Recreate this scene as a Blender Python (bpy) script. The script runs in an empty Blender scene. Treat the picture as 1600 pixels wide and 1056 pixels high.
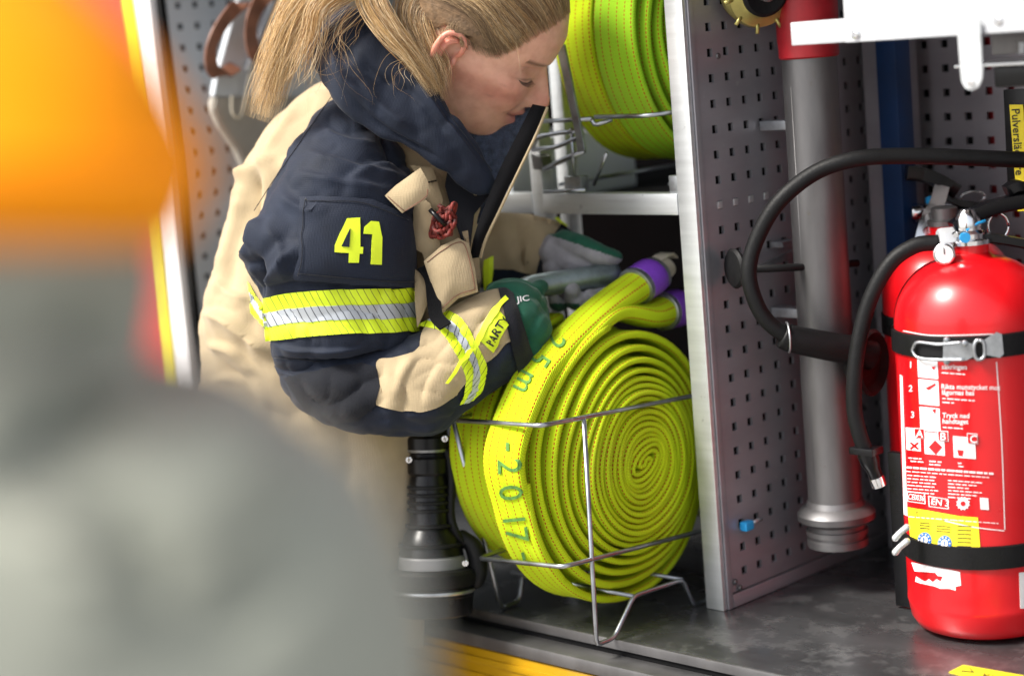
import bpy, bmesh, math, random
import numpy as np
from mathutils import Vector, noise
from mathutils.bvhtree import BVHTree
from mathutils.geometry import delaunay_2d_cdt

random.seed(7); RNG = np.random.default_rng(7)
scene = bpy.context.scene
COL = scene.collection
R = math.radians

# ------------------------------------------------------------------ camera
F = 3060.0                       # focal length in photograph pixels (1600 wide)
T_AX = np.array([0.6988, 0.0523, -0.7134]); D_AX = None
def _rot(y, p, r):
    cy, sy, cp, sp, cr, sr = math.cos(y), math.sin(y), math.cos(p), math.sin(p), math.cos(r), math.sin(r)
    t = np.array([cy, 0, -sy]); d = np.array([sy, 0, cy]); v = np.array([0, 1, 0.])
    Rp = np.array([[1, 0, 0], [0, cp, -sp], [0, sp, cp]]); Rr = np.array([[cr, -sr, 0], [sr, cr, 0], [0, 0, 1]])
    return [Rr @ Rp @ q for q in (t, d, v)]
_t, _d, _v = _rot(R(45.587), R(9.02), R(-4.844))
M = np.array([_t, _d, -_v])      # camera (right, down, forward) -> world; x along the truck, y into it, z up
CW = -M @ (np.array([(1133 - 800) / F, (955 - 528) / F, 1.]) * 2.5)

def ray(px, py):
    return M @ np.array([(px - 800) / F, (py - 528) / F, 1.])
def at(px, py, Z=None, x=None, y=None, z=None):
    """world point seen at a photograph pixel, at a camera depth or on a plane of the place"""
    r = ray(px, py)
    s = Z if Z is not None else (x - CW[0]) / r[0] if x is not None else (y - CW[1]) / r[1] if y is not None else (z - CW[2]) / r[2]
    return CW + s * r
def proj(P):
    q = (np.asarray(P, float) - CW) @ M
    return np.stack([800 + F * q[..., 0] / q[..., 2], 528 + F * q[..., 1] / q[..., 2]], -1)

cam = bpy.data.cameras.new('camera'); cam_o = bpy.data.objects.new('camera', cam); COL.objects.link(cam_o)
cam.sensor_width = 36; cam.lens = F / 1600 * 36; cam.clip_start = 0.05; cam.clip_end = 500
Rw = np.stack([M @ [1, 0, 0], M @ [0, -1, 0], M @ [0, 0, -1]], 1)
from mathutils import Matrix
mw = Matrix([list(Rw[i]) + [CW[i]] for i in range(3)] + [[0, 0, 0, 1]]); cam_o.matrix_world = mw
cam.dof.use_dof = True; cam.dof.focus_distance = 2.36; cam.dof.aperture_fstop = 1.75
scene.camera = cam_o

# ------------------------------------------------------------------ light
SUN_DIR = Vector((-0.34, -0.66, 0.88)).normalized()     # towards the sun
world = bpy.data.worlds.new('World'); scene.world = world; world.use_nodes = True
wn = world.node_tree; bg = wn.nodes['Background']
sky = wn.nodes.new('ShaderNodeTexSky'); sky.sky_type = 'NISHITA'; sky.sun_disc = False
sky.sun_elevation = math.asin(SUN_DIR.z); sky.sun_rotation = math.atan2(SUN_DIR.x, SUN_DIR.y)
sky.air_density = 1.0; sky.dust_density = 3.0; sky.ozone_density = 1.0
hs = wn.nodes.new('ShaderNodeHueSaturation'); hs.inputs['Saturation'].default_value = .35      # thin even cloud
wn.links.new(sky.outputs[0], hs.inputs['Color']); wn.links.new(hs.outputs[0], bg.inputs[0]); bg.inputs[1].default_value = 0.15
sl = bpy.data.lights.new('sun', 'SUN'); sl.energy = 3.5; sl.angle = R(16); sl.color = (1, .95, .87)
so = bpy.data.objects.new('sun', sl); COL.objects.link(so)
so.rotation_euler = (-SUN_DIR).to_track_quat('-Z', 'Y').to_euler()
scene.view_settings.view_transform = 'Standard'; scene.view_settings.look = 'None'
scene.view_settings.gamma = 1; scene.view_settings.exposure = 0.9
try: scene.view_settings.use_curve_mapping = False
except Exception: pass
scene.cycles.max_bounces = 8; scene.cycles.use_denoising = True

# ------------------------------------------------------------------ materials
MATS = {}
def mat(name, col, rough=.5, metal=0., noise_amt=.12, noise_scale=12., bump=0., bump_scale=400., col2=None, spec=.5, sheen=0., coat=0., sss=0., stretch=(1,1,1), wear=None, coord='Object'):
    if name in MATS: return MATS[name]
    m = bpy.data.materials.new(name); m.use_nodes = True; MATS[name] = m
    nt = m.node_tree; N = nt.nodes; L = nt.links; b = N['Principled BSDF']
    b.inputs['Roughness'].default_value = rough; b.inputs['Metallic'].default_value = metal
    b.inputs['Specular IOR Level'].default_value = spec
    if sheen: b.inputs['Sheen Weight'].default_value = sheen
    if coat: b.inputs['Coat Weight'].default_value = coat; b.inputs['Coat Roughness'].default_value = .08
    if sss: b.inputs['Subsurface Weight'].default_value = sss; b.inputs['Subsurface Radius'].default_value = (.010, .0035, .002); b.inputs['Subsurface Scale'].default_value = 1.
    tc = N.new('ShaderNodeTexCoord'); mp = N.new('ShaderNodeMapping'); mp.inputs['Scale'].default_value = stretch
    L.new(tc.outputs[coord], mp.inputs[0])
    nz = N.new('ShaderNodeTexNoise'); nz.inputs['Scale'].default_value = noise_scale; nz.inputs['Detail'].default_value = 7; nz.inputs['Roughness'].default_value = .62
    L.new(mp.outputs[0], nz.inputs['Vector'])
    mx = N.new('ShaderNodeMix'); mx.data_type = 'RGBA'
    c = np.array(col[:3]); c2 = np.array(col2) if col2 is not None else None
    lo = c * (1 - noise_amt) if c2 is None else c
    hi = np.minimum(c * (1 + noise_amt), 1) if c2 is None else c2
    mx.inputs[6].default_value = (*lo, 1); mx.inputs[7].default_value = (*hi, 1)
    rp = N.new('ShaderNodeMapRange'); rp.inputs[1].default_value = .3; rp.inputs[2].default_value = .7
    L.new(nz.outputs[0], rp.inputs[0]); L.new(rp.outputs[0], mx.inputs[0])
    out = mx.outputs[2]
    if wear:      # scratches and chips with a shape of their own: (colour, threshold, scale)
        wz = N.new('ShaderNodeTexNoise'); wz.inputs['Scale'].default_value = wear[2]; wz.inputs['Detail'].default_value = 9; wz.inputs['Roughness'].default_value = .7
        L.new(tc.outputs[coord], wz.inputs['Vector'])
        wr = N.new('ShaderNodeMapRange'); wr.inputs[1].default_value = wear[1]; wr.inputs[2].default_value = wear[1] + .05
        L.new(wz.outputs[0], wr.inputs[0]); m2 = N.new('ShaderNodeMix'); m2.data_type = 'RGBA'
        L.new(wr.outputs[0], m2.inputs[0]); L.new(out, m2.inputs[6]); m2.inputs[7].default_value = (*wear[0], 1); out = m2.outputs[2]
    L.new(out, b.inputs['Base Color'])
    rr = N.new('ShaderNodeMapRange'); rr.inputs[3].default_value = max(.02, rough - .1); rr.inputs[4].default_value = min(1, rough + .1)
    L.new(nz.outputs[0], rr.inputs[0]); L.new(rr.outputs[0], b.inputs['Roughness'])
    if bump:
        bz = N.new('ShaderNodeTexNoise'); bz.inputs['Scale'].default_value = bump_scale; bz.inputs['Detail'].default_value = 3
        L.new(mp.outputs[0], bz.inputs['Vector'])
        bp = N.new('ShaderNodeBump'); bp.inputs['Strength'].default_value = bump; bp.inputs['Distance'].default_value = .002
        L.new(bz.outputs[0], bp.inputs['Height']); L.new(bp.outputs[0], b.inputs['Normal'])
    return m

def cloth(name, col, amt=.1, grid=.0026, rough=.85, sheen=.15, strength=.10, coarse=16):
    """woven rip-stop cloth: fine grid relief and uneven dye"""
    m = mat(name, col, rough, 0, amt, coarse, sheen=sheen, spec=.25)
    nt = m.node_tree; N = nt.nodes; L = nt.links; b = N['Principled BSDF']
    tc = N.new('ShaderNodeTexCoord'); h = None
    for d in ('X', 'Y', 'Z'):
        w = N.new('ShaderNodeTexWave'); w.wave_type = 'BANDS'; w.bands_direction = d; w.inputs['Scale'].default_value = .314 / grid
        w.inputs['Distortion'].default_value = .4; L.new(tc.outputs['Object'], w.inputs[0])
        if h is None: h = w.outputs['Fac']
        else:
            a = N.new('ShaderNodeMath'); a.operation = 'ADD'; L.new(h, a.inputs[0]); L.new(w.outputs['Fac'], a.inputs[1]); h = a.outputs[0]
    nz = N.new('ShaderNodeTexNoise'); nz.inputs['Scale'].default_value = 45; nz.inputs['Detail'].default_value = 6
    L.new(tc.outputs['Object'], nz.inputs['Vector'])
    k = N.new('ShaderNodeMath'); k.operation = 'MULTIPLY'; k.inputs[1].default_value = 3.5; L.new(nz.outputs[0], k.inputs[0])
    a = N.new('ShaderNodeMath'); a.operation = 'ADD'; L.new(h, a.inputs[0]); L.new(k.outputs[0], a.inputs[1])
    bp = N.new('ShaderNodeBump'); bp.inputs['Strength'].default_value = strength; bp.inputs['Distance'].default_value = .0012
    L.new(a.outputs[0], bp.inputs['Height']); L.new(bp.outputs[0], b.inputs['Normal'])
    return m

navy = cloth('navy_cloth', (.0095, .014, .027), .25, rough=.75, sheen=.06)
navy_dark = cloth('navy_facing', (.005, .006, .010), .2)
beige = cloth('beige_cloth', (.385, .30, .18), .11, rough=.85)
beige_in = cloth('beige_flap', (.335, .255, .15), .08)
fleece = cloth('fleece', (.05, .065, .10), .45, grid=.003, strength=.6, coarse=120)
hook = mat('hook_tape', (.003, .003, .004), .9, spec=.2, bump=.6, bump_scale=1500)
hivis = mat('hivis_yellow', (.72, .88, .02), .6, noise_amt=.06, noise_scale=60, bump=.15, bump_scale=900)
silver = mat('reflective_silver', (.42, .45, .47), .45, .3, noise_amt=.12, noise_scale=40, bump=.1, bump_scale=700)
thread = mat('dark_thread', (.03, .05, .02), .8)
greycoat = cloth('grey_coat', (.275, .285, .24), .1, coarse=5)
orange = mat('helmet_orange', (.92, .30, .0), .55, spec=.2, noise_amt=.05)
hose_green_text = mat('print_green', (.075, .20, .03), .8, noise_amt=.5, noise_scale=160)
galv = mat('galvanised', (.42, .44, .46), .38, .9, noise_amt=.3, noise_scale=45)
wire_m = mat('zinc_wire', (.40, .42, .45), .33, 1., noise_amt=.25, noise_scale=30, wear=((.12, .10, .09), .66, 60))
alu = mat('aluminium', (.66, .68, .69), .42, .75, noise_amt=.08, noise_scale=8, stretch=(1, 1, 14), wear=((.45, .46, .47), .64, 30))
alu_white = mat('aluminium_tray', (.50, .51, .53), .45, .25, noise_amt=.05, noise_scale=10, wear=((.55, .56, .58), .68, 25))
panel_m = mat('panel_grey', (.35, .34, .365), .42, .55, noise_amt=.12, noise_scale=6, stretch=(1, 1, 3), wear=((.42, .42, .43), .645, 34))
panel_l = mat('panel_left', (.50, .53, .56), .5, .3, noise_amt=.08, noise_scale=6)
pit = mat('shade_cavity', (.003, .003, .0035), .9, spec=.2)  # near-black base puts the shade of gaps and holes into the colour
dark = mat('shade_interior', (.0045, .0045, .005), .8, spec=.2)  # deep shade inside the lockers is put into this near-black colour
black_rub = mat('black_rubber', (.0045, .0045, .005), .55, spec=.25, bump=.2, bump_scale=300, noise_amt=.3, noise_scale=30, wear=((.03, .03, .03), .66, 45))
black_pl = mat('black_plastic', (.004, .004, .005), .30, spec=.3, noise_amt=.25, noise_scale=30, wear=((.05, .05, .055), .68, 70))
chrome = mat('chrome', (.75, .75, .76), .14, 1., noise_amt=.08, noise_scale=20)
steel = mat('steel_dull', (.17, .167, .17), .48, .85, noise_amt=.2, noise_scale=18, stretch=(1, 1, .25), wear=((.16, .15, .14), .63, 28))
red = mat('extinguisher_red', (.60, .004, .008), .30, coat=.25, noise_amt=.08, noise_scale=9, wear=((.24, .015, .015), .69, 75))
red_dk = mat('red_paint', (.30, .006, .012), .45, noise_amt=.25, noise_scale=25, wear=((.16, .01, .015), .62, 30))
white_p = mat('white_print', (.80, .78, .78), .5, noise_amt=.06, noise_scale=80)
yellow_p = mat('yellow_label', (.86, .72, .02), .5, noise_amt=.08, noise_scale=60, wear=((.85, .82, .6), .70, 130))
blue_p = mat('blue_print', (.03, .16, .50), .5)
black_p = mat('black_print', (.012, .012, .012), .6)
blue_post_m = mat('blue_paint', (.003, .032, .115), .5, noise_amt=.3, noise_scale=10)
cyan = mat('cyan_plastic', (.02, .33, .70), .35)
purple = mat('purple_tape', (.22, .06, .55), .42, noise_amt=.12, noise_scale=40, bump=.2, bump_scale=200)
tan_w = mat('tan_webbing', (.62, .56, .44), .8, bump=.3, bump_scale=500)
leather = mat('brown_leather', (.20, .085, .05), .5, noise_amt=.35, noise_scale=30, bump=.3, bump_scale=250)
glove_gr = cloth('glove_green', (.012, .085, .05), .2, grid=.0016)
glove_gy = cloth('glove_grey', (.30, .29, .31), .22, grid=.0016, coarse=35)
brass = mat('brass', (.42, .37, .12), .35, .7, noise_amt=.2, noise_scale=30)
tyre_yel = mat('shaded_yellow', (.42, .23, .004), .3, coat=.5, noise_amt=.08)  # yellow darkened, the shade on the lower side is in the colour
cord_m = mat('cord_red_black', (.24, .014, .005), .7, noise_scale=150, col2=(.006, .005, .005), bump=.3, bump_scale=500)
bounce_ground = mat('bounce_paving', (.30, .29, .275), .9, bump=.5, bump_scale=120, noise_amt=.3)  # unseen ground, made pale so it bounces light up
trouser_m = cloth('trouser_beige', (.42, .32, .19), .1)
floor_m = mat('floor_steel', (.12, .123, .128), .27, .75, noise_amt=.35, noise_scale=5, stretch=(1, 2.2, 1), wear=((.19, .193, .197), .53, 22))

def skin_material():
    m = bpy.data.materials.new('skin'); m.use_nodes = True; N = m.node_tree.nodes; L = m.node_tree.links; b = N['Principled BSDF']
    a = N.new('ShaderNodeVertexColor'); a.layer_name = 'col'
    nz = N.new('ShaderNodeTexNoise'); nz.inputs['Scale'].default_value = 70; nz.inputs['Detail'].default_value = 8
    tc = N.new('ShaderNodeTexCoord'); L.new(tc.outputs['Object'], nz.inputs['Vector'])
    mx = N.new('ShaderNodeMix'); mx.data_type = 'RGBA'; mx.blend_type = 'MULTIPLY'; mx.inputs[0].default_value = .42
    cr = N.new('ShaderNodeValToRGB'); cr.color_ramp.elements[0].position = .3; cr.color_ramp.elements[0].color = (.62, .45, .4, 1); cr.color_ramp.elements[1].position = .62
    L.new(nz.outputs[0], cr.inputs[0]); L.new(a.outputs[0], mx.inputs[6]); L.new(cr.outputs[0], mx.inputs[7])
    L.new(mx.outputs[2], b.inputs['Base Color']); b.inputs['Roughness'].default_value = .46
    b.inputs['Subsurface Weight'].default_value = .35; b.inputs['Subsurface Radius'].default_value = (.012, .004, .002); b.inputs['Subsurface Scale'].default_value = .6
    n2 = N.new('ShaderNodeTexNoise'); n2.inputs['Scale'].default_value = 900; L.new(tc.outputs['Object'], n2.inputs['Vector'])
    bp = N.new('ShaderNodeBump'); bp.inputs['Strength'].default_value = .18; bp.inputs['Distance'].default_value = .0006
    L.new(n2.outputs[0], bp.inputs['Height']); L.new(bp.outputs[0], b.inputs['Normal'])
    return m
skin_m = skin_material()

def hair_material(name, lo, hi):
    m = bpy.data.materials.new(name); m.use_nodes = True; N = m.node_tree.nodes; L = m.node_tree.links; b = N['Principled BSDF']
    a = N.new('ShaderNodeVertexColor'); a.layer_name = 'col'
    L.new(a.outputs[0], b.inputs['Base Color']); b.inputs['Roughness'].default_value = .42; b.inputs['Specular IOR Level'].default_value = .45
    return m
hair_m = hair_material('blonde_hair', 0, 1)

def hose_material(name, lo, hi):
    m = bpy.data.materials.new(name); m.use_nodes = True; N = m.node_tree.nodes; L = m.node_tree.links; b = N['Principled BSDF']
    uv = N.new('ShaderNodeUVMap'); uv.uv_map = 'uv'; sp = N.new('ShaderNodeSeparateXYZ'); L.new(uv.outputs[0], sp.inputs[0])
    def math_(op, a, bb=None, c=None):
        n = N.new('ShaderNodeMath'); n.operation = op
        for i, q in enumerate((a, bb, c)):
            if q is None: continue
            if isinstance(q, (int, float)): n.inputs[i].default_value = q
            else: L.new(q, n.inputs[i])
        return n.outputs[0]
    u, v = sp.outputs[0], sp.outputs[1]       # metres along, metres across
    # twill: diagonal ribs of about 2.6 mm
    diag = math_('ADD', math_('MULTIPLY', u, 1.0), math_('MULTIPLY', math_('ABSOLUTE', v), 1.1))
    rib = math_('SINE', math_('MULTIPLY', diag, 2 * math.pi / .0034))
    rib2 = math_('SINE', math_('MULTIPLY', v, 2 * math.pi / .0021))
    nz = N.new('ShaderNodeTexNoise'); nz.inputs['Scale'].default_value = 14; nz.inputs['Detail'].default_value = 6
    tc = N.new('ShaderNodeTexCoord'); L.new(tc.outputs['Object'], nz.inputs['Vector'])
    mx = N.new('ShaderNodeMix'); mx.data_type = 'RGBA'; mx.inputs[6].default_value = (*lo, 1); mx.inputs[7].default_value = (*hi, 1)
    L.new(nz.outputs[0], mx.inputs[0])
    m2 = N.new('ShaderNodeMix'); m2.data_type = 'RGBA'; L.new(math_('MULTIPLY_ADD', rib, .16, .17), m2.inputs[0]); L.new(mx.outputs[2], m2.inputs[6]); m2.inputs[7].default_value = (*[c * .5 for c in lo], 1)
    # grime rubbed into the weave, in patches of its own
    gz = N.new('ShaderNodeTexNoise'); gz.inputs['Scale'].default_value = 7; gz.inputs['Detail'].default_value = 8; gz.inputs['Roughness'].default_value = .7; L.new(tc.outputs['Object'], gz.inputs['Vector'])
    gr = N.new('ShaderNodeMapRange'); gr.inputs[1].default_value = .52; gr.inputs[2].default_value = .75; gr.inputs[4].default_value = .45; L.new(gz.outputs[0], gr.inputs[0])
    mg = N.new('ShaderNodeMix'); mg.data_type = 'RGBA'; L.new(gr.outputs[0], mg.inputs[0]); L.new(m2.outputs[2], mg.inputs[6]); mg.inputs[7].default_value = (.27, .30, .04, 1); m2 = mg
    # red tracer threads: dashed lines at fixed places across the hose
    av = math_('ABSOLUTE', v); line = None
    for p in (.010, .029, .0445):
        d = math_('LESS_THAN', math_('ABSOLUTE', math_('SUBTRACT', av, p)), .0011)
        line = d if line is None else math_('MAXIMUM', line, d)
    dash = math_('LESS_THAN', math_('FRACT', math_('DIVIDE', u, .0052)), .6)
    m3 = N.new('ShaderNodeMix'); m3.data_type = 'RGBA'; L.new(math_('MULTIPLY', line, dash), m3.inputs[0]); L.new(m2.outputs[2], m3.inputs[6]); m3.inputs[7].default_value = (.42, .05, .01, 1)
    L.new(m3.outputs[2], b.inputs['Base Color']); b.inputs['Roughness'].default_value = .8; b.inputs['Specular IOR Level'].default_value = .2
    bp = N.new('ShaderNodeBump'); bp.inputs['Strength'].default_value = .55; bp.inputs['Distance'].default_value = .0008
    L.new(math_('ADD', rib, math_('MULTIPLY', rib2, .4)), bp.inputs['Height']); L.new(bp.outputs[0], b.inputs['Normal'])
    return m
hose_m = hose_material('hose_jacket', (.50, .67, .006), (.68, .86, .016)); hose_m2 = hose_material('hose_jacket_green', (.28, .56, .012), (.42, .74, .03))

def hatch_material(name, col, col2, period, metal=0, rough=.55, width=.12, slope=1.0):
    """reflective tape printed with fine dark diagonal lines"""
    m = bpy.data.materials.new(name); m.use_nodes = True; N = m.node_tree.nodes; L = m.node_tree.links; b = N['Principled BSDF']
    uv = N.new('ShaderNodeUVMap'); uv.uv_map = 'uv'; sp = N.new('ShaderNodeSeparateXYZ'); L.new(uv.outputs[0], sp.inputs[0])
    a = N.new('ShaderNodeMath'); a.operation = 'MULTIPLY_ADD'; L.new(sp.outputs[1], a.inputs[0]); a.inputs[1].default_value = -slope; L.new(sp.outputs[0], a.inputs[2])
    d = N.new('ShaderNodeMath'); d.operation = 'DIVIDE'; L.new(a.outputs[0], d.inputs[0]); d.inputs[1].default_value = period
    f = N.new('ShaderNodeMath'); f.operation = 'FRACT'; L.new(d.outputs[0], f.inputs[0])
    l = N.new('ShaderNodeMath'); l.operation = 'LESS_THAN'; L.new(f.outputs[0], l.inputs[0]); l.inputs[1].default_value = width
    nz = N.new('ShaderNodeTexNoise'); nz.inputs['Scale'].default_value = 55; nz.inputs['Detail'].default_value = 5; tc = N.new('ShaderNodeTexCoord'); L.new(tc.outputs['Object'], nz.inputs['Vector'])
    n0 = N.new('ShaderNodeMix'); n0.data_type = 'RGBA'; L.new(nz.outputs[0], n0.inputs[0]); n0.inputs[6].default_value = (*[c * .85 for c in col], 1); n0.inputs[7].default_value = (*[min(1, c * 1.12) for c in col], 1)
    mx = N.new('ShaderNodeMix'); mx.data_type = 'RGBA'; L.new(l.outputs[0], mx.inputs[0]); L.new(n0.outputs[2], mx.inputs[6]); mx.inputs[7].default_value = (*col2, 1)
    L.new(mx.outputs[2], b.inputs['Base Color']); b.inputs['Roughness'].default_value = rough; b.inputs['Metallic'].default_value = metal
    return m
tape_yel = hatch_material('tape_yellow', (.70, .88, .015), (.10, .15, .02), .105, width=.10, slope=.3)
tape_sil = hatch_material('tape_silver', (.44, .47, .50), (.05, .055, .07), .105, .25, .45, .14, slope=.3)

# ------------------------------------------------------------------ mesh helpers
def tag(o, label=None, cat=None, group=None, kind=None):
    if label: o['label'] = label
    if cat: o['category'] = cat
    if group: o['group'] = group
    if kind: o['kind'] = kind
    return o
def empty(name, loc, label=None, cat=None, group=None):
    o = bpy.data.objects.new(name, None); o.location = loc; o.empty_display_size = .05; COL.objects.link(o)
    return tag(o, label, cat, group)
def mk(name, V, Fc, m, parent=None, uv=None, smooth=True, col=None):
    """world-space vertices -> one mesh object (parents are Empties or meshes without rotation)"""
    me = bpy.data.meshes.new(name); V = np.asarray(V, float)
    org = np.zeros(3)
    if parent is not None:
        p = parent
        while p is not None: org = org + np.array(p.location); p = p.parent
    me.from_pydata((V - org).tolist(), [], [list(map(int, f)) for f in Fc]); me.update()
    if uv is not None:
        l = me.uv_layers.new(name='uv'); idx = np.empty(len(me.loops), int); me.loops.foreach_get('vertex_index', idx)
        l.data.foreach_set('uv', np.asarray(uv, float)[idx].ravel())
    if col is not None:
        c = me.color_attributes.new('col', 'FLOAT_COLOR', 'POINT'); cc = np.ones((len(V), 4)); cc[:, :3] = col; c.data.foreach_set('color', cc.ravel())
    if smooth: me.polygons.foreach_set('use_smooth', np.ones(len(me.polygons), bool))
    me.materials.append(m); o = bpy.data.objects.new(name, me); COL.objects.link(o)
    if parent is not None: o.parent = parent
    return o
def fix_normals(o):
    bm = bmesh.new(); bm.from_mesh(o.data); bmesh.ops.recalc_face_normals(bm, faces=bm.faces); bm.to_mesh(o.data); bm.free(); return o
def sharp(o, deg=35):
    try: o.data.set_sharp_from_angle(angle=R(deg))
    except Exception: pass
    return o
def grid_faces(n, m, wrap=True, off=0):
    """n rings of m points"""
    fs = []
    for i in range(n - 1):
        for j in range(m if wrap else m - 1):
            k = (j + 1) % m
            fs.append((off + i * m + j, off + i * m + k, off + (i + 1) * m + k, off + (i + 1) * m + j))
    return fs
def catmull(P, n):
    P = np.asarray(P, float); k = len(P)
    if k == 2: return P[0] + (P[1] - P[0]) * np.linspace(0, 1, n)[:, None]
    E = np.vstack([2 * P[0] - P[1], P, 2 * P[-1] - P[-2]]); out = []
    for s in np.linspace(0, k - 1, n):
        i = min(int(s), k - 2); t = s - i; a, b, c, d = E[i:i + 4]
        out.append(.5 * ((2 * b) + (c - a) * t + (2 * a - 5 * b + 4 * c - d) * t * t + (3 * b - a - 3 * c + d) * t ** 3))
    return np.array(out)
def frames(P):
    P = np.asarray(P, float); T = np.gradient(P, axis=0); T /= np.linalg.norm(T, axis=1)[:, None] + 1e-12
    a = np.array([0, 0, 1.]) if abs(T[0][2]) < .9 else np.array([1., 0, 0]); n = np.cross(T[0], a); n /= np.linalg.norm(n); Ns = [n]
    for i in range(1, len(P)):
        n = n - T[i] * n.dot(T[i]); n /= np.linalg.norm(n) + 1e-12; Ns.append(n)
    Ns = np.array(Ns); return T, Ns, np.cross(T, Ns)
def tube_vf(P, r, seg=12, closed_ends=True, n=None, round_end=False):
    P = np.asarray(P, float)
    if n: P = catmull(P, n)
    r = np.full(len(P), r) if np.isscalar(r) else np.interp(np.linspace(0, 1, len(P)), np.linspace(0, 1, len(r)), r)
    if round_end:
        t0 = P[1] - P[0]; t0 /= np.linalg.norm(t0); t1 = P[-1] - P[-2]; t1 /= np.linalg.norm(t1)
        ang = [math.pi / 2 * q for q in (.96, .7, .45, .2)]
        P = np.vstack([[P[0] - t0 * r[0] * math.sin(a) for a in ang], P, [P[-1] + t1 * r[-1] * math.sin(a) for a in ang[::-1]]])
        r = np.concatenate([[r[0] * math.cos(a) for a in ang], r, [r[-1] * math.cos(a) for a in ang[::-1]]])
    T, A, B = frames(P); th = np.linspace(0, 2 * math.pi, seg, endpoint=False)
    V = (P[:, None] + r[:, None, None] * (A[:, None] * np.cos(th)[None, :, None] + B[:, None] * np.sin(th)[None, :, None])).reshape(-1, 3)
    fs = grid_faces(len(P), seg)
    if closed_ends:
        fs.append(tuple(range(seg))[::-1]); fs.append(tuple(len(V) - seg + i for i in range(seg)))
    return V, fs
def tube(name, P, r, m, parent=None, seg=12, n=None, round_end=False):
    V, fs = tube_vf(P, r, seg, n=n, round_end=round_end); return fix_normals(mk(name, V, fs, m, parent))
def join_vf(parts):
    V = []; Fs = []; o = 0
    for v, f in parts:
        V.append(np.asarray(v, float)); Fs += [tuple(i + o for i in q) for q in f]; o += len(v)
    return np.vstack(V), Fs
def box_vf(lo, hi, bev=0.):
    bm = bmesh.new(); bmesh.ops.create_cube(bm, size=1)
    lo = np.array(lo, float); hi = np.array(hi, float); c = (lo + hi) / 2; s = hi - lo
    for v in bm.verts: v.co = Vector(c + np.array(v.co) * s)
    if bev: bmesh.ops.bevel(bm, geom=bm.edges[:], offset=min(bev, min(abs(s)) * .45), segments=2, affect='EDGES', profile=.6)
    bm.verts.index_update(); V = np.array([v.co[:] for v in bm.verts]); Fs = [tuple(v.index for v in f.verts) for f in bm.faces]; bm.free(); return V, Fs
def box(name, lo, hi, m, parent=None, bev=.0015):
    V, f = box_vf(lo, hi, bev); return sharp(mk(name, V, f, m, parent))
def lathe_vf(prof, org, axis=(0, 0, 1), seg=48, caps=True):
    """prof: (height, radius) along axis"""
    a = np.array(axis, float); a /= np.linalg.norm(a); h = np.array([1., 0, 0]) if abs(a[0]) < .8 else np.array([0, 1., 0])
    u = np.cross(a, h); u /= np.linalg.norm(u); w = np.cross(a, u); th = np.linspace(0, 2 * math.pi, seg, endpoint=False)
    V = np.array([np.array(org) + a * z + r * (u * math.cos(t) + w * math.sin(t)) for z, r in prof for t in th])
    fs = grid_faces(len(prof), seg)
    if caps: fs.append(tuple(range(seg))[::-1]); fs.append(tuple(len(V) - seg + i for i in range(seg)))
    return V, fs
def lathe(name, prof, org, m, parent=None, axis=(0, 0, 1), seg=48, deg=40):
    V, f = lathe_vf(prof, org, axis, seg); return sharp(fix_normals(mk(name, V, f, m, parent)), deg)
def prism(name, pts, thick, m, parent=None, bev=0.):
    """closed 3D polygon (planar) extruded by vector thick"""
    pts = np.asarray(pts, float); n = len(pts); th = np.asarray(thick, float)
    V = np.vstack([pts, pts + th]); fs = [tuple(range(n)), tuple(range(2 * n - 1, n - 1, -1))] + [(i, (i + 1) % n, n + (i + 1) % n, n + i) for i in range(n)]
    o = fix_normals(mk(name, V, fs, m, parent, smooth=False))
    if bev:
        bm = bmesh.new(); bm.from_mesh(o.data); bmesh.ops.bevel(bm, geom=bm.edges[:], offset=bev, segments=2, affect='EDGES'); bm.to_mesh(o.data); bm.free()
    return o

# lofts: each station is (left px, left py, right px, right py, depth, thickness ratio)
def loft_vf(st, n_along=120, n_around=96, cap=True, exp=2.0):
    S = catmull(np.array(st, float), n_along); th = np.linspace(0, 2 * math.pi, n_around, endpoint=False)
    cs = np.sign(np.cos(th)) * np.abs(np.cos(th)) ** (2 / exp); sn = np.sign(np.sin(th)) * np.abs(np.sin(th)) ** (2 / exp)
    V = []
    for ax, ay, bx, by, Z, k in S:
        A = at(ax, ay, Z); B = at(bx, by, Z); C = (A + B) / 2; W = (B - A) / 2; D = ray((ax + bx) / 2, (ay + by) / 2); D /= np.linalg.norm(D)
        V.append(C + cs[:, None] * W + sn[:, None] * D * np.linalg.norm(W) * k)
    V = np.vstack(V); fs = grid_faces(n_along, n_around)
    if cap:
        n = len(V); V = np.vstack([V, V[:n_around].mean(0), V[-n_around:].mean(0)])
        fs += [(n, (j + 1) % n_around, j) for j in range(n_around)] + [(n + 1, n - n_around + j, n - n_around + (j + 1) % n_around) for j in range(n_around)]
    return V, fs
def vnormals(V, fs):
    me = bpy.data.meshes.new('tmp'); me.from_pydata(V.tolist(), [], fs); me.update()
    bm = bmesh.new(); bm.from_mesh(me); bmesh.ops.recalc_face_normals(bm, faces=bm.faces); bm.normal_update()
    Nn = np.array([v.normal[:] for v in bm.verts]); bm.free(); bpy.data.meshes.remove(me); return Nn
def seg_dist(P, poly):
    d = np.full(len(P), 1e9); poly = np.asarray(poly, float)
    for a, b in zip(poly[:-1], poly[1:]):
        ab = b - a; t = np.clip(((P - a) @ ab) / (ab @ ab + 1e-9), 0, 1); d = np.minimum(d, np.linalg.norm(P - a - t[:, None] * ab, axis=1))
    return d
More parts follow.
